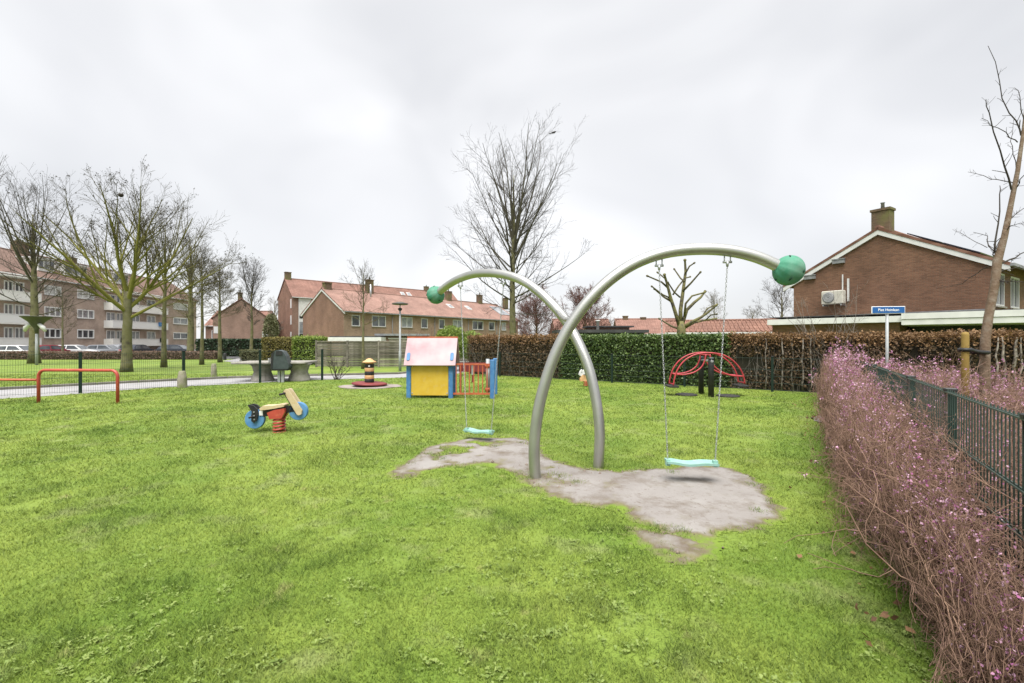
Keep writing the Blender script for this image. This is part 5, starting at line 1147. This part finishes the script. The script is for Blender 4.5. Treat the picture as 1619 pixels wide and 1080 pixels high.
LINK = None
def swing(label, tops, cen, seat_z, wdt, ang, group='swings hanging from the steel arches'):
    """tops: two world points on the tubes; seat centre; seat angle about z"""
    o = Vector((cen[0], cen[1], 0)); t = thing('swing', label, 'swing', o, 0, group)
    ex = Vector((math.cos(ang), math.sin(ang), 0)); ey = Vector((-math.sin(ang), math.cos(ang), 0))
    # moulded seat: wavy rubber plank
    n, m = 14, 6; dep = .17; vs = []; fs = []
    def S(i, j, s):
        x = (i / n - .5) * wdt; y = (j / m - .5) * dep; z = seat_z + .006 * math.sin(i / n * 2 * PI * 1.6 + .5) - .012 * math.cos(PI * (i / n - .5)) + .012 * abs(2 * j / m - 1) ** 2
        e = (.011 if s > 0 else -.013); return ex * x + ey * y + Vector((0, 0, z + e))
    for s in (1, -1):
        for i in range(n + 1):
            for j in range(m + 1): vs.append(S(i, j, s))
    K = (n + 1) * (m + 1); ix = lambda i, j, s: i * (m + 1) + j + (0 if s > 0 else K)
    for i in range(n):
        for j in range(m): fs += [(ix(i, j, 1), ix(i + 1, j, 1), ix(i + 1, j + 1, 1), ix(i, j + 1, 1)), (ix(i, j + 1, -1), ix(i + 1, j + 1, -1), ix(i + 1, j, -1), ix(i, j, -1))]
    for i in range(n): fs += [(ix(i, 0, 1), ix(i, 0, -1), ix(i + 1, 0, -1), ix(i + 1, 0, 1)), (ix(i, m, 1), ix(i + 1, m, 1), ix(i + 1, m, -1), ix(i, m, -1))]
    for j in range(m): fs += [(ix(0, j, 1), ix(0, j + 1, 1), ix(0, j + 1, -1), ix(0, j, -1)), (ix(n, j, 1), ix(n, j, -1), ix(n, j + 1, -1), ix(n, j + 1, 1))]
    MB().add(vs, fs, False).obj('seat', M_['seat_mint'], t)
    for sd, top in zip((-1, 1), tops):
        top = Vector(top) - o; bot = ex * (wdt * .47 * sd) + Vector((0, 0, seat_z + .02))
        # hanger under the tube
        h = MB(); zt = top.z - TR
        for s in (-1, 1): h.tube([top + ex * (.03 * s) + Vector((0, 0, -TR + .01)), top + ex * (.03 * s) + Vector((0, 0, -TR - .07))], .007, 6)
        h.tube([top + ex * -.045 + Vector((0, 0, -TR - .06)), top + ex * .045 + Vector((0, 0, -TR - .06))], .013, 8)
        h.tube([top + Vector((0, 0, -TR - .055)), top + Vector((0, 0, -TR - .11))], [.02, .011], 8)
        h.obj('hanger', M_['galv'], t)
        a = top + Vector((0, 0, -TR - .10)); v = bot - a; L = v.length; v.normalize(); nl = int(L / .024); c = MB()
        sx = v.cross(ey).normalized(); sy = v.cross(sx).normalized()
        for k in range(nl):
            mid = a + v * (L * (k + .5) / nl); hl = L / nl * .5 + .0045; w_ = .0075; u = sx if k % 2 else sy
            pts = [mid + v * (hl * math.sin(q)) * 1.0 + u * (w_ * math.cos(q)) for q in np.linspace(0, 2 * PI, 8, endpoint=False)]
            c.tube(pts, .0028, 4, closed=True)
        c.obj('chain', M_['galv'], t, fix=False)
        MB().box(-.022, .022, -.03, .03, seat_z - .03, seat_z + .035, Matrix.Translation(ex * (wdt * .47 * sd)) @ Matrix.Rotation(ang, 4, 'Z')).obj('clamp', M_['seat_mint'], t)
def tube_at(px, a, b, curve):
    best = min(curve, key=lambda p: abs((p.x / p.y * F + 809.5) - px)); return tuple(best)
t1, t2 = tube_at(1042, A1, B1, c1), tube_at(1153, A1, B1, c1)
cy = (t1[1] + t2[1]) / 2; Yr = cy
swing('mint green swing seat on long chains under the near right arch', (t1, t2), (gx(1093, Yr), Yr), EYE - 192 / F * Yr, 77 / F * Yr, math.atan2(t2[1] - t1[1], t2[0] - t1[0]) * .5 - .06)
t3, t4 = tube_at(729, A2, B2, c2), tube_at(794, A2, B2, c2)
Yl = (t3[1] + t4[1]) / 2
swing('mint green swing seat on long chains under the far left arch', (t3, t4), (gx(757, Yl), Yl), EYE - 142 / F * Yl, .45, math.atan2(t4[1] - t3[1], t4[0] - t3[0]) * .55)

# ---------------------------------------------------------------- playhouse
ph = thing('playhouse', 'small toy house with yellow wall, faded pink roof and red railing', 'playhouse', (gx(682, 12.05), 12.05, 0), R(-2))
sc = 60.0
def post_ph(x, y, h, lab=None):
    o = MB().bbox(x - .06, x + .06, y - .06, y + .06, -.05, h, .012).obj('post', M_['blue_paint'], ph)
for x in (-.60, .52):
    for y in (.02, .5): post_ph(x, y, .93)
MB().bbox(-.545, .455, -.01, .03, .07, .905, .008).obj('yellow_wall', M_['yellow_board'], ph)
MB().bbox(-.53, .44, .49, .53, .08, .9, .008).obj('back_wall', M_['yellow_board'], ph)
for sgn, nm in ((0, 'roof_panel'), (1, 'roof_panel')):
    a, b_ = ((-.12, .86), (.26, 1.575)) if not sgn else ((.64, .86), (.26, 1.575))
    nx_, nz_ = (b_[1] - a[1]), -(b_[0] - a[0]); nn = math.hypot(nx_, nz_); off = (-.04 * abs(nx_) / nn * (1 if not sgn else -1), .04 * abs(nz_) / nn)
    rf = MB().prism([a, b_, (b_[0] + off[0], b_[1] + off[1]), (a[0] + off[0], a[1] + off[1])], -.70, .66, 'x').obj(nm, M_['faded_pink'], ph)
    if not sgn:
        sl = math.atan2(b_[1] - a[1], b_[0] - a[0])
        for x in (-.60, .555):
            M = Matrix.Translation((x, a[0] + .07 + off[0], a[1] + .07 * math.tan(sl) + off[1])) @ Matrix.Rotation(sl, 4, 'X')
            prof = [(.045 * math.cos(q) , .1 + (.07 if math.sin(q) > 0 else -.07) + .045 * math.sin(q)) for q in np.linspace(0, 2 * PI, 16, endpoint=False)]
            MB().prism(prof, .002, .016, 'z', M).obj('blue_slot', M_['blue_paint'], rf)
        MB().prism([(b_[0] - .03, b_[1] + .0), (b_[0] + .03, b_[1]), (b_[0] + .03, b_[1] + .06), (b_[0] - .03, b_[1] + .06)], -.705, .665, 'x').obj('ridge_trim', M_['rail_orange'], rf)
for x0, x1 in ((-.56, -.53), (.43, .46)): MB().prism([(.05, .9), (.47, .9), (.26, 1.45)], x0, x1, 'x').obj('gable_board', M_['yellow_board'], ph)
for bx, bz in ((-.51, .13), (.42, .13), (-.51, .84), (.42, .84)): MB().lathe([(.018, 0), (.016, .01), (.006, .013)], 8, Matrix.Translation((bx, -.011, bz)) @ Matrix.Rotation(PI / 2, 4, 'X')).obj('bolt', M_['galv'], ph)
post_ph(1.62, -.02, 1.02); post_ph(1.62, 1.0, 1.02)
ra = MB().box(.582, 1.558, -.02, .02, .88, .92).obj('top_rail', M_['rail_orange'], ph); MB().box(.582, 1.558, -.025, .025, .1, .145).obj('bottom_rail', M_['rail_orange'], ph)
bar = MB().box(-.013, .013, -.012, .012, .147, .878).obj('railing_bar', M_['rail_orange'], ph)
for i in range(8):
    o = bar if i == 0 else bar.copy()
    if i: C.objects.link(o)
    o.location = (.66 + i * .117, 0, 0)
MB().box(.585, 1.5, .96, 1.0, .64, .9).box(.6, .66, .965, .995, .05, .638).box(1.44, 1.5, .965, .995, .05, .638).obj('maroon_board', M_['maroon'], ph)
MB().box(1.06, 1.14, .03, .05, .62, .87).obj('play_plate', M_['galv'], ph); MB().box(1.07, 1.13, .03, .055, .42, .61).obj('play_knob', M_['maroon'], ph)
MB().tube([(1.47, .3, .12), (1.47, .3, 1.03)], .05, 12).obj('grey_roller', M_['lamp_grey'], ph)
for z in (.2, .84): MB().lathe([(.02, -.07), (.075, -.04), (.085, 0), (.075, .04), (.02, .07)], 14, Matrix.Translation((1.47, .3, z))).obj('orange_bead', M_['rail_orange'], ph)

# ---------------------------------------------------------------- spring motorbike
sy_ = 7.55
mbk = thing('spring_rider', 'spring rider shaped like a motorbike with blue wheels and cream boards', 'spring rider', (gx(439, sy_), sy_, 0), R(4))
def mz(px, py): return ((px - 439) / 95.4, (683 - py) / 95.4)
def disc(name, c, r, th, m, y=0.0):
    x, z = mz(*c); M = Matrix.Translation((x, y, z)) @ Matrix.Rotation(PI / 2, 4, 'X')
    return MB().lathe([(r * .94, -th / 2), (r, -th / 2 + .012), (r, th / 2 - .012), (r * .94, th / 2)], 32, M).obj(name, M_[m], mbk)
def board(name, pts, y0, y1, m, parent=None): return MB().prism([mz(*p) for p in pts], y0, y1, 'y').obj(name, M_[m], parent or mbk)
for c, r in (((405, 662), .158), ((471.5, 650), .15)):
    w = disc('wheel', c, r, .07, 'wheel_blue')
    x, z = mz(*c); M = Matrix.Translation((x, 0, z)) @ Matrix.Rotation(PI / 2, 4, 'X'); MB().lathe([(.05, -.042), (.05, .042)], 20, M).obj('hub', M_['wheel_blue'], w)
board('frame_board', [(412, 648), (425, 647), (452, 642), (461, 641), (466, 651), (452, 653), (440, 656), (425, 657), (414, 659)], -.035, .035, 'black')
board('tail_board', [(396.5, 639), (399, 638.5), (405, 640), (411, 646), (412, 655), (410, 664), (406, 667), (402, 664), (402, 655), (403, 650)], -.075, -.04, 'black')
board('tail_board', [(396.5, 639), (399, 638.5), (405, 640), (411, 646), (412, 655), (410, 664), (406, 667), (402, 664), (402, 655), (403, 650)], .04, .075, 'black')
board('seat', [(415, 644.5), (420, 640.5), (437, 640), (448, 638), (453, 639), (452, 642), (436, 645), (417, 647.5)], -.1, .1, 'cream_board')
board('bracket', [(427, 651), (437, 647), (453, 644.5), (454, 650), (449, 660), (431, 661)], -.11, -.04, 'red_paint'); board('bracket', [(427, 651), (437, 647), (453, 644.5), (454, 650), (449, 660), (431, 661)], .04, .11, 'red_paint')
for y0, y1 in ((-.085, -.045), (.045, .085)):
    board('fork_board', [(451, 618), (454, 614.5), (458, 615), (479, 648), (478.5, 654), (474, 656), (471, 654)], y0, y1, 'cream_board')
    board('fork_edge', [(449.5, 617.5), (451, 617), (471, 654.5), (469.5, 654)], y0 + .004, y1 - .004, 'black')
for k in range(3): x, z = mz(406.5 + k * .2, 650 + k * 5.8); MB().lathe([(.012, 0), (.012, .012)], 10, Matrix.Translation((x, -.076, z)) @ Matrix.Rotation(PI / 2, 4, 'X')).obj('bolt', M_['galv'], mbk)
board('sticker', [(412.5, 649), (418, 648.5), (418, 656), (412.5, 656)], -.04, -.037, 'sign_white')
x, z = mz(453, 621); MB().tube([(x, -.26, z), (x, .26, z)], .018, 10).obj('handlebar', M_['black'], mbk)
x, z = mz(405, 657); MB().tube([(x, -.2, z), (x, .2, z)], .016, 10).obj('foot_peg', M_['black'], mbk)
hx = [(.085 * math.cos(a), .085 * math.sin(a), .015 + .235 * a / (2 * PI * 4.5)) for a in np.linspace(0, 2 * PI * 4.5, 110)]
x0_ = mz(441.5, 0)[0]; MB().tube([(p[0] + x0_, p[1], p[2]) for p in hx], .018, 8).obj('spring', M_['red_paint'], mbk)
MB().lathe([(.1, -.02), (.1, .012)], 20, Matrix.Translation((x0_, 0, 0))).obj('base_plate', M_['red_paint'], mbk)

# small far spring rider
Yb = 15.2
sr = thing('spring_rider', 'small orange and white spring animal partly behind the far leg of the arch', 'spring rider', (gx(926, Yb), Yb, 0), R(10))
hx = [(.07 * math.cos(a), .07 * math.sin(a), .01 + .17 * a / (2 * PI * 4)) for a in np.linspace(0, 2 * PI * 4, 70)]
MB().tube(hx, .016, 6).obj('spring', M_['rail_orange'], sr)
MB().prism([(-.2, .18), (.2, .18), (.26, .3), (.2, .38), (.02, .34), (-.1, .4), (-.16, .36), (-.2, .26)], -.06, .06, 'y').obj('body', M_['tan_wood'], sr)
hd = MB().prism([(-.2, .36), (-.06, .34), (-.03, .46), (-.07, .56), (-.1, .53), (-.14, .575), (-.18, .54), (-.22, .47), (-.24, .4)], -.045, .045, 'y').obj('head', M_['white_paint'], sr)
MB().lathe([(.015, 0), (.015, .006)], 8, Matrix.Translation((-.15, -.046, .48)) @ Matrix.Rotation(PI / 2, 4, 'X')).obj('eye', M_['black'], hd)
MB().tube([(-.08, -.17, .4), (-.08, .17, .4)], .014, 8).obj('handle', M_['black'], sr)
MB().bbox(.02, .2, -.09, .09, .375, .4, .006).obj('seat', M_['white_paint'], sr)

# ---------------------------------------------------------------- red arched rocker
rk = thing('arched_rocker', 'red tubular arched seesaw on two black posts before the hedge', 'seesaw', (gx(1115, 12.65), 12.65, 0), R(-3))
def rz_(px, py): return ((px - 1115) / 57.0, EYE - (py - 540) / 57.0)
for y in (-.37, .37):
    MB().lathe([(.075, -.05), (.075, 1.0), (.06, 1.03)], 14, Matrix.Translation((.02, y, 0))).obj('post', M_['black'], rk); MB().lathe([(.08, 1.031), (.075, 1.06), (.03, 1.075)], 14, Matrix.Translation((.02, y, 0))).obj('post_cap', M_['bin_green'], rk)
MB().tube([(.02, -.45, .97), (.02, .45, .97)], .035, 10).obj('axle', M_['galv'], rk)
up = [(1062, 609), (1064, 597), (1069, 583), (1079, 570), (1093, 561.5), (1108, 558), (1122, 558), (1138, 561), (1152, 569), (1163, 581), (1169, 594), (1171, 606)]
lo1 = [(1067, 591.5), (1080, 591.5), (1094, 588), (1105, 580), (1110, 570), (1112, 560)]; lo2 = [(1168, 594), (1152, 593), (1137, 588), (1126, 580), (1120, 570), (1118, 560)]
for y in (-.2, .2):
    for pts in (up, lo1, lo2): MB().tube(spline([(*rz_(*p)[:1], y, rz_(*p)[1]) for p in pts], 4), .021, 8).obj('red_tube', M_['crimson'], rk)
for p in ((1062.5, 607), (1066, 591.5), (1170, 604), (1167, 594), (1112, 561), (1118, 561), (1115, 558)):
    x, z = rz_(*p); MB().tube([(x, -.2, z), (x, .2, z)], .018, 8).obj('crossbar', M_['crimson'], rk)
for p in ((1063, 610.5), (1169, 609)):
    x, z = rz_(*p); MB().bbox(x - .13, x + .13, -.24, .24, z - .03, z + .02, .008).obj('seat', M_['rubber'], rk)
for px, py in ((1085, 625), (1151, 627)):
    g = gnd(px, py); o = MB().lathe([(.3, 0), (.29, .025), (.2, .04)], 24).obj('rubber_pad', M_['rubber']); o.location = (g[0], g[1], .01)
    tag(o, 'round black rubber pad on the grass under the %s end of the red seesaw' % ('left' if px < 1100 else 'right'), 'rubber pad', 'rubber pads under the red seesaw')

# ---------------------------------------------------------------- spinner disc with striped post
g = gnd(584, 610.5)
sn = thing('spinner', 'round maroon spinner disc with a black and tan striped post', 'carousel', (g[0], g[1], 0))
MB().lathe([(.5, .05), (.57, .06), (.58, .10), (.5, .125), (.1, .13)], 36, Matrix.Rotation(R(2.5), 4, 'Y')).obj('disc', M_['maroon'], sn)
MB().lathe([(.2, -.02), (.2, .05)], 16).obj('base', M_['black'], sn)
zz = .12
for i in range(5): MB().lathe([(.15, zz + i * .125 + .001), (.155, zz + i * .125 + .01), (.155, zz + i * .125 + .115), (.15, zz + i * .125 + .124)], 20).obj('ring', M_['black' if i % 2 == 0 else 'tan_wood'], sn)
MB().lathe([(.14, .746), (.14, .79), (.245, .80), (.2, .835), (.11, .88), (.095, .91), (.02, .935)], 20).obj('cap', M_['tan_wood'], sn)
MB().lathe([(.03, 0), (.03, .01)], 10, Matrix.Translation((.04, -.152, .685)) @ Matrix.Rotation(PI / 2, 4, 'X')).obj('white_dot', M_['sign_white'], sn)

# ---------------------------------------------------------------- red tumbling bars
g = gnd(61, 637); g2 = gnd(186, 638)
tb = thing('tumbling_bars', 'red tubular tumbling bars of two heights on the lawn at left', 'climbing bar', (g[0], g[1], 0), math.atan2(g2[1] - g[1], g2[0] - g[0]))
Lb = math.hypot(g2[0] - g[0], g2[1] - g[1])
def ub(x0, x1, h, r=.16): return [(x0, 0, -.1), (x0, 0, h - r)] + [(x0 + r - r * math.cos(a), 0, h - r + r * math.sin(a)) for a in np.linspace(.15, PI / 2, 6)] + [(x1 - r + r * math.sin(a), 0, h - r + r * math.cos(a)) for a in np.linspace(0.0, PI / 2 - .15, 6)] + [(x1, 0, h - r), (x1, 0, -.1)]
MB().tube(ub(0, Lb, .80), .036, 12).obj('high_bar', M_['red_paint'], tb)
MB().tube([(-1.75, 0, .56), (-.043, 0, .56)], .03, 10).obj('low_bar', M_['rail_orange'], tb)
MB().tube([(-1.75, 0, -.1), (-1.75, 0, .62)], .042, 12).obj('end_post', M_['red_paint'], tb)

# ---------------------------------------------------------------- concrete table tennis table, litter bin, bollards
tt = thing('table_tennis_table', 'concrete table tennis table on two flared pedestals behind the litter bin', 'table', (gx(437, 17.55), 17.55, 0), R(6))
MB().bbox(-1.32, 1.30, -.75, .75, .66, .74, .02).obj('table_top', M_['concrete'], tt)
for x in (-.42, .92):
    MB().lathe([(.42, -.02), (.40, .06), (.30, .35), (.36, .56), (.46, .655)], 20, Matrix.Translation((x, -.2, 0))).obj('pedestal', M_['concrete'], tt)
MB().box(.02, .05, -.80, .80, .742, .88).obj('net', M_['white_paint'], tt)
lb = thing('litter_bin', 'dark green litter bin with slanted hood on a steel post', 'litter bin', (gx(450, 17.0), 16.75, 0), R(8))
MB().prism([(-.28, .5), (.3, .5), (.33, .58), (.22, .98), (.12, 1.14), (-.05, 1.19), (-.16, 1.17), (-.27, 1.05), (-.30, .6)], -.2, .2, 'y').obj('bin_body', M_['bin_green'], lb)
MB().prism([(-.30, .52), (-.27, 1.05), (-.16, 1.17), (-.2, 1.0), (-.23, .52)], -.215, -.203, 'y').obj('side_panel', M_['black'], lb)
MB().prism([(-.12, 1.0), (.12, 1.0), (.09, 1.15), (-.1, 1.15)], -.222, -.205, 'y').obj('opening', M_['black'], lb)
MB().box(-.25, .27, -.19, .19, .44, .498).obj('bin_base', M_['black'], lb)
for x in (-.07, .06): MB().box(x - .045, x + .045, -.05, .05, -.05, .438).obj('post', M_['lamp_grey'], lb)
def bollard(label, px, py, h, r, m, top=.8, n=12):
    g = gnd(px, py); t = MB().lathe([(r * 1.05, -.05), (r, .02), (r * .95, h * .5), (r * top, h - .03), (r * top * .8, h)], n).obj('bollard', M_[m]); t.location = (g[0], g[1], 0)
    return tag(t, label, 'bollard')
bollard('squat weathered stone bollard against the wire fence by the path', 288, 613, .55, .14, 'old_stone', .7)
bollard('narrow mossy stone bollard on the grass across the path', 338, 595.5, .56, .115, 'old_stone', .8)
bollard('short dark bollard by the pale side path further back', 355.5, 569, .55, .12, 'black', .95)

# ---------------------------------------------------------------- lamps
l1 = thing('street_lamp', 'pale grey lamp post with flat disc head left of the toy house', 'street lamp', (gx(632.5, 23), 23, 0))
MB().lathe([(.075, -.05), (.07, 1.0), (.05, 1.05), (.045, 3.05)], 12).obj('post', M_['lamp_grey'], l1); MB().lathe([(.05, 3.051), (.10, 3.1), (.11, 3.17), (.05, 3.2)], 12).obj('collar', M_['black'], l1)
MB().lathe([(.03, 3.201), (.03, 3.36)], 8).obj('stem', M_['lamp_grey'], l1); MB().lathe([(.36, 3.361), (.40, 3.38), (.40, 3.42), (.1, 3.5)], 24).obj('lamp_shade', M_['lamp_olive'], l1)
l2 = thing('street_lamp', 'lamp with wide flat top and funnel head in front of the left edge tree', 'street lamp', (gx(58, 29), 29, 0))
MB().lathe([(.08, -.05), (.075, 2.0)], 12).obj('post', M_['lamp_grey'], l2)
MB().lathe([(.08, 2.001), (.12, 2.3), (.4, 2.75), (.7, 3.02), (.78, 3.07), (.78, 3.10)], 24).obj('lamp_shade', M_['lamp_olive'], l2)
for s in (-1, 1):
    MB().tube([(s * .12, -.1, 2.62), (s * .35, -.14, 2.55), (s * .55, -.14, 2.38), (s * .66, -.1, 2.15)], [.04, .10, .13, .07], 10).obj('reflector', M_['white_paint'], l2)

# ---------------------------------------------------------------- street name sign
sg = thing('street_sign', 'blue street name sign with white border on a thin grey post', 'sign', (gx(1402.5, 10.4), 10.4, 0), R(-8))
MB().tube([(0, 0, -.05), (0, 0, 2.17)], .03, 10).obj('post', M_['lamp_grey'], sg); MB().lathe([(.034, 2.171), (.034, 2.2)], 10).obj('post_cap', M_['sign_white'], sg)
plate = MB().bbox(-.345, .345, -.045, -.025, 2.135, 2.30, .004).obj('sign_plate', M_['sign_white'], sg)
MB().box(-.332, .332, -.049, -.0455, 2.147, 2.288).obj('blue_field', M_['sign_blue'], plate)
cu = bpy.data.curves.new('sign_text', 'FONT'); cu.body = 'Piet Heinlaan'; cu.size = .082; cu.align_x = 'CENTER'; cu.align_y = 'CENTER'; cu.extrude = .001; cu.offset = .0005
to = bpy.data.objects.new('tmp', cu); C.objects.link(to); dg = bpy.context.evaluated_depsgraph_get(); me = bpy.data.meshes.new_from_object(to.evaluated_get(dg)); bpy.data.objects.remove(to)
lt = mesh_obj('lettering', me, M_['sign_white'], plate); lt.location = (0, -.0515, 2.218); lt.rotation_euler = (PI / 2, 0, 0)

# ---------------------------------------------------------------- parked cars
def car(label, px, Y, m, heading, L=4.2, H=1.45, dx=0):
    x = gx(px, Y); t = thing('parked_car', label, 'car', (x, Y, gz(x, Y) + .03), heading, 'cars parked in front of the apartments'); k = L / 4.2
    low = [(-2.1, .28), (2.05, .28), (2.1, .5), (2.02, .68), (1.25, .86), (.95, .9), (-1.7, .92), (-2.05, .86), (-2.12, .55)]
    MB().prism([(a * k, b * H / 1.45) for a, b in low], -.84, .84, 'y').obj('body', M_[m], t)
    cab0 = [(-1.85, .9), (1.05, .88), (.35, 1.38), (-.2, 1.45), (-1.3, 1.42), (-1.7, 1.15)]
    vs = []; n = len(cab0)
    for s in (-1, 1): vs += [(a * k, s * (.82 - .22 * (b - .88) / .57), b * H / 1.45) for a, b in cab0]
    MB().add(vs, [tuple(range(n)), tuple(range(2 * n - 1, n - 1, -1))] + [(i, i + n, (i + 1) % n + n, (i + 1) % n) for i in range(n)]).obj('cabin', M_[m], t)
    for s in (-1, 1):
        def sy(b): return s * (.832 - .22 * (b - .88) / .57)
        for w in ([(-1.55, .97), (-.55, .97), (-.55, 1.35), (-1.2, 1.35), (-1.5, 1.18)], [(-.45, .97), (.75, .97), (.25, 1.33), (-.2, 1.36), (-.45, 1.36)]):
            p = [(a * k, sy(b), b * H / 1.45) for a, b in w]; q = [(a, y - s * .02, z) for a, y, z in p]; nn = len(p)
            MB().add(p + q, [tuple(range(nn)), tuple(range(2 * nn - 1, nn - 1, -1))] + [(i, i + nn, (i + 1) % nn + nn, (i + 1) % nn) for i in range(nn)]).obj('side_window', M_['glass_dark'], t)
        for xx in (-1.3, 1.3):
            w = MB().lathe([(.29, -.1), (.31, -.07), (.31, .07), (.29, .1)], 20, Matrix.Translation((xx * k, s * .76, .31)) @ Matrix.Rotation(PI / 2, 4, 'X')).obj('wheel', M_['tyre'], t)
            MB().lathe([(.19, -.105), (.19, .105)], 14, Matrix.Translation((xx * k, s * .76, .31)) @ Matrix.Rotation(PI / 2, 4, 'X')).obj('rim', M_['galv'], w)
        MB().bbox(1.93 * k, 2.075 * k, s * .62 - .16, s * .62 + .16, .58, .70, .01).obj('headlight', M_['lamp_lens'], t); MB().bbox(-2.11 * k, -2.0 * k, s * .68 - .12, s * .68 + .12, .66, .84, .01).obj('tail_light', M_['tail_red'], t)
    vs = [(.99 * k, -.74, .93), (.99 * k, .74, .93), (.42 * k, .6, 1.36), (.42 * k, -.6, 1.36)]; o = Vector((.5, 0, .7)).normalized() * .02
    MB().add(vs + [tuple(Vector(v) + o) for v in vs], [(0, 1, 2, 3), (7, 6, 5, 4), (0, 4, 5, 1), (1, 5, 6, 2), (2, 6, 7, 3), (3, 7, 4, 0)]).obj('windscreen', M_['glass_dark'], t)
for args in (('white parked car at the far left under the balconies', 30, 46, 'carpaint_white', R(8)), ('dark red parked car half hidden by the thick tree trunk', 80, 50, 'carpaint_red', R(80)),
             ('silver white parked car below the ground floor windows', 120, 52, 'carpaint_white', R(12)), ('silver parked car left of the big spreading tree', 168, 54, 'carpaint_silver', R(14)),
             ('dark parked car right behind the trunk of the big spreading tree', 219, 56, 'carpaint_dark', R(95)), ('dark blue parked car between the second and the thick tree', 281, 55, 'carpaint_dark', R(10)), ('silver parked car mostly hidden behind the first dark car', 196, 60, 'carpaint_silver', R(90))): car(*args)
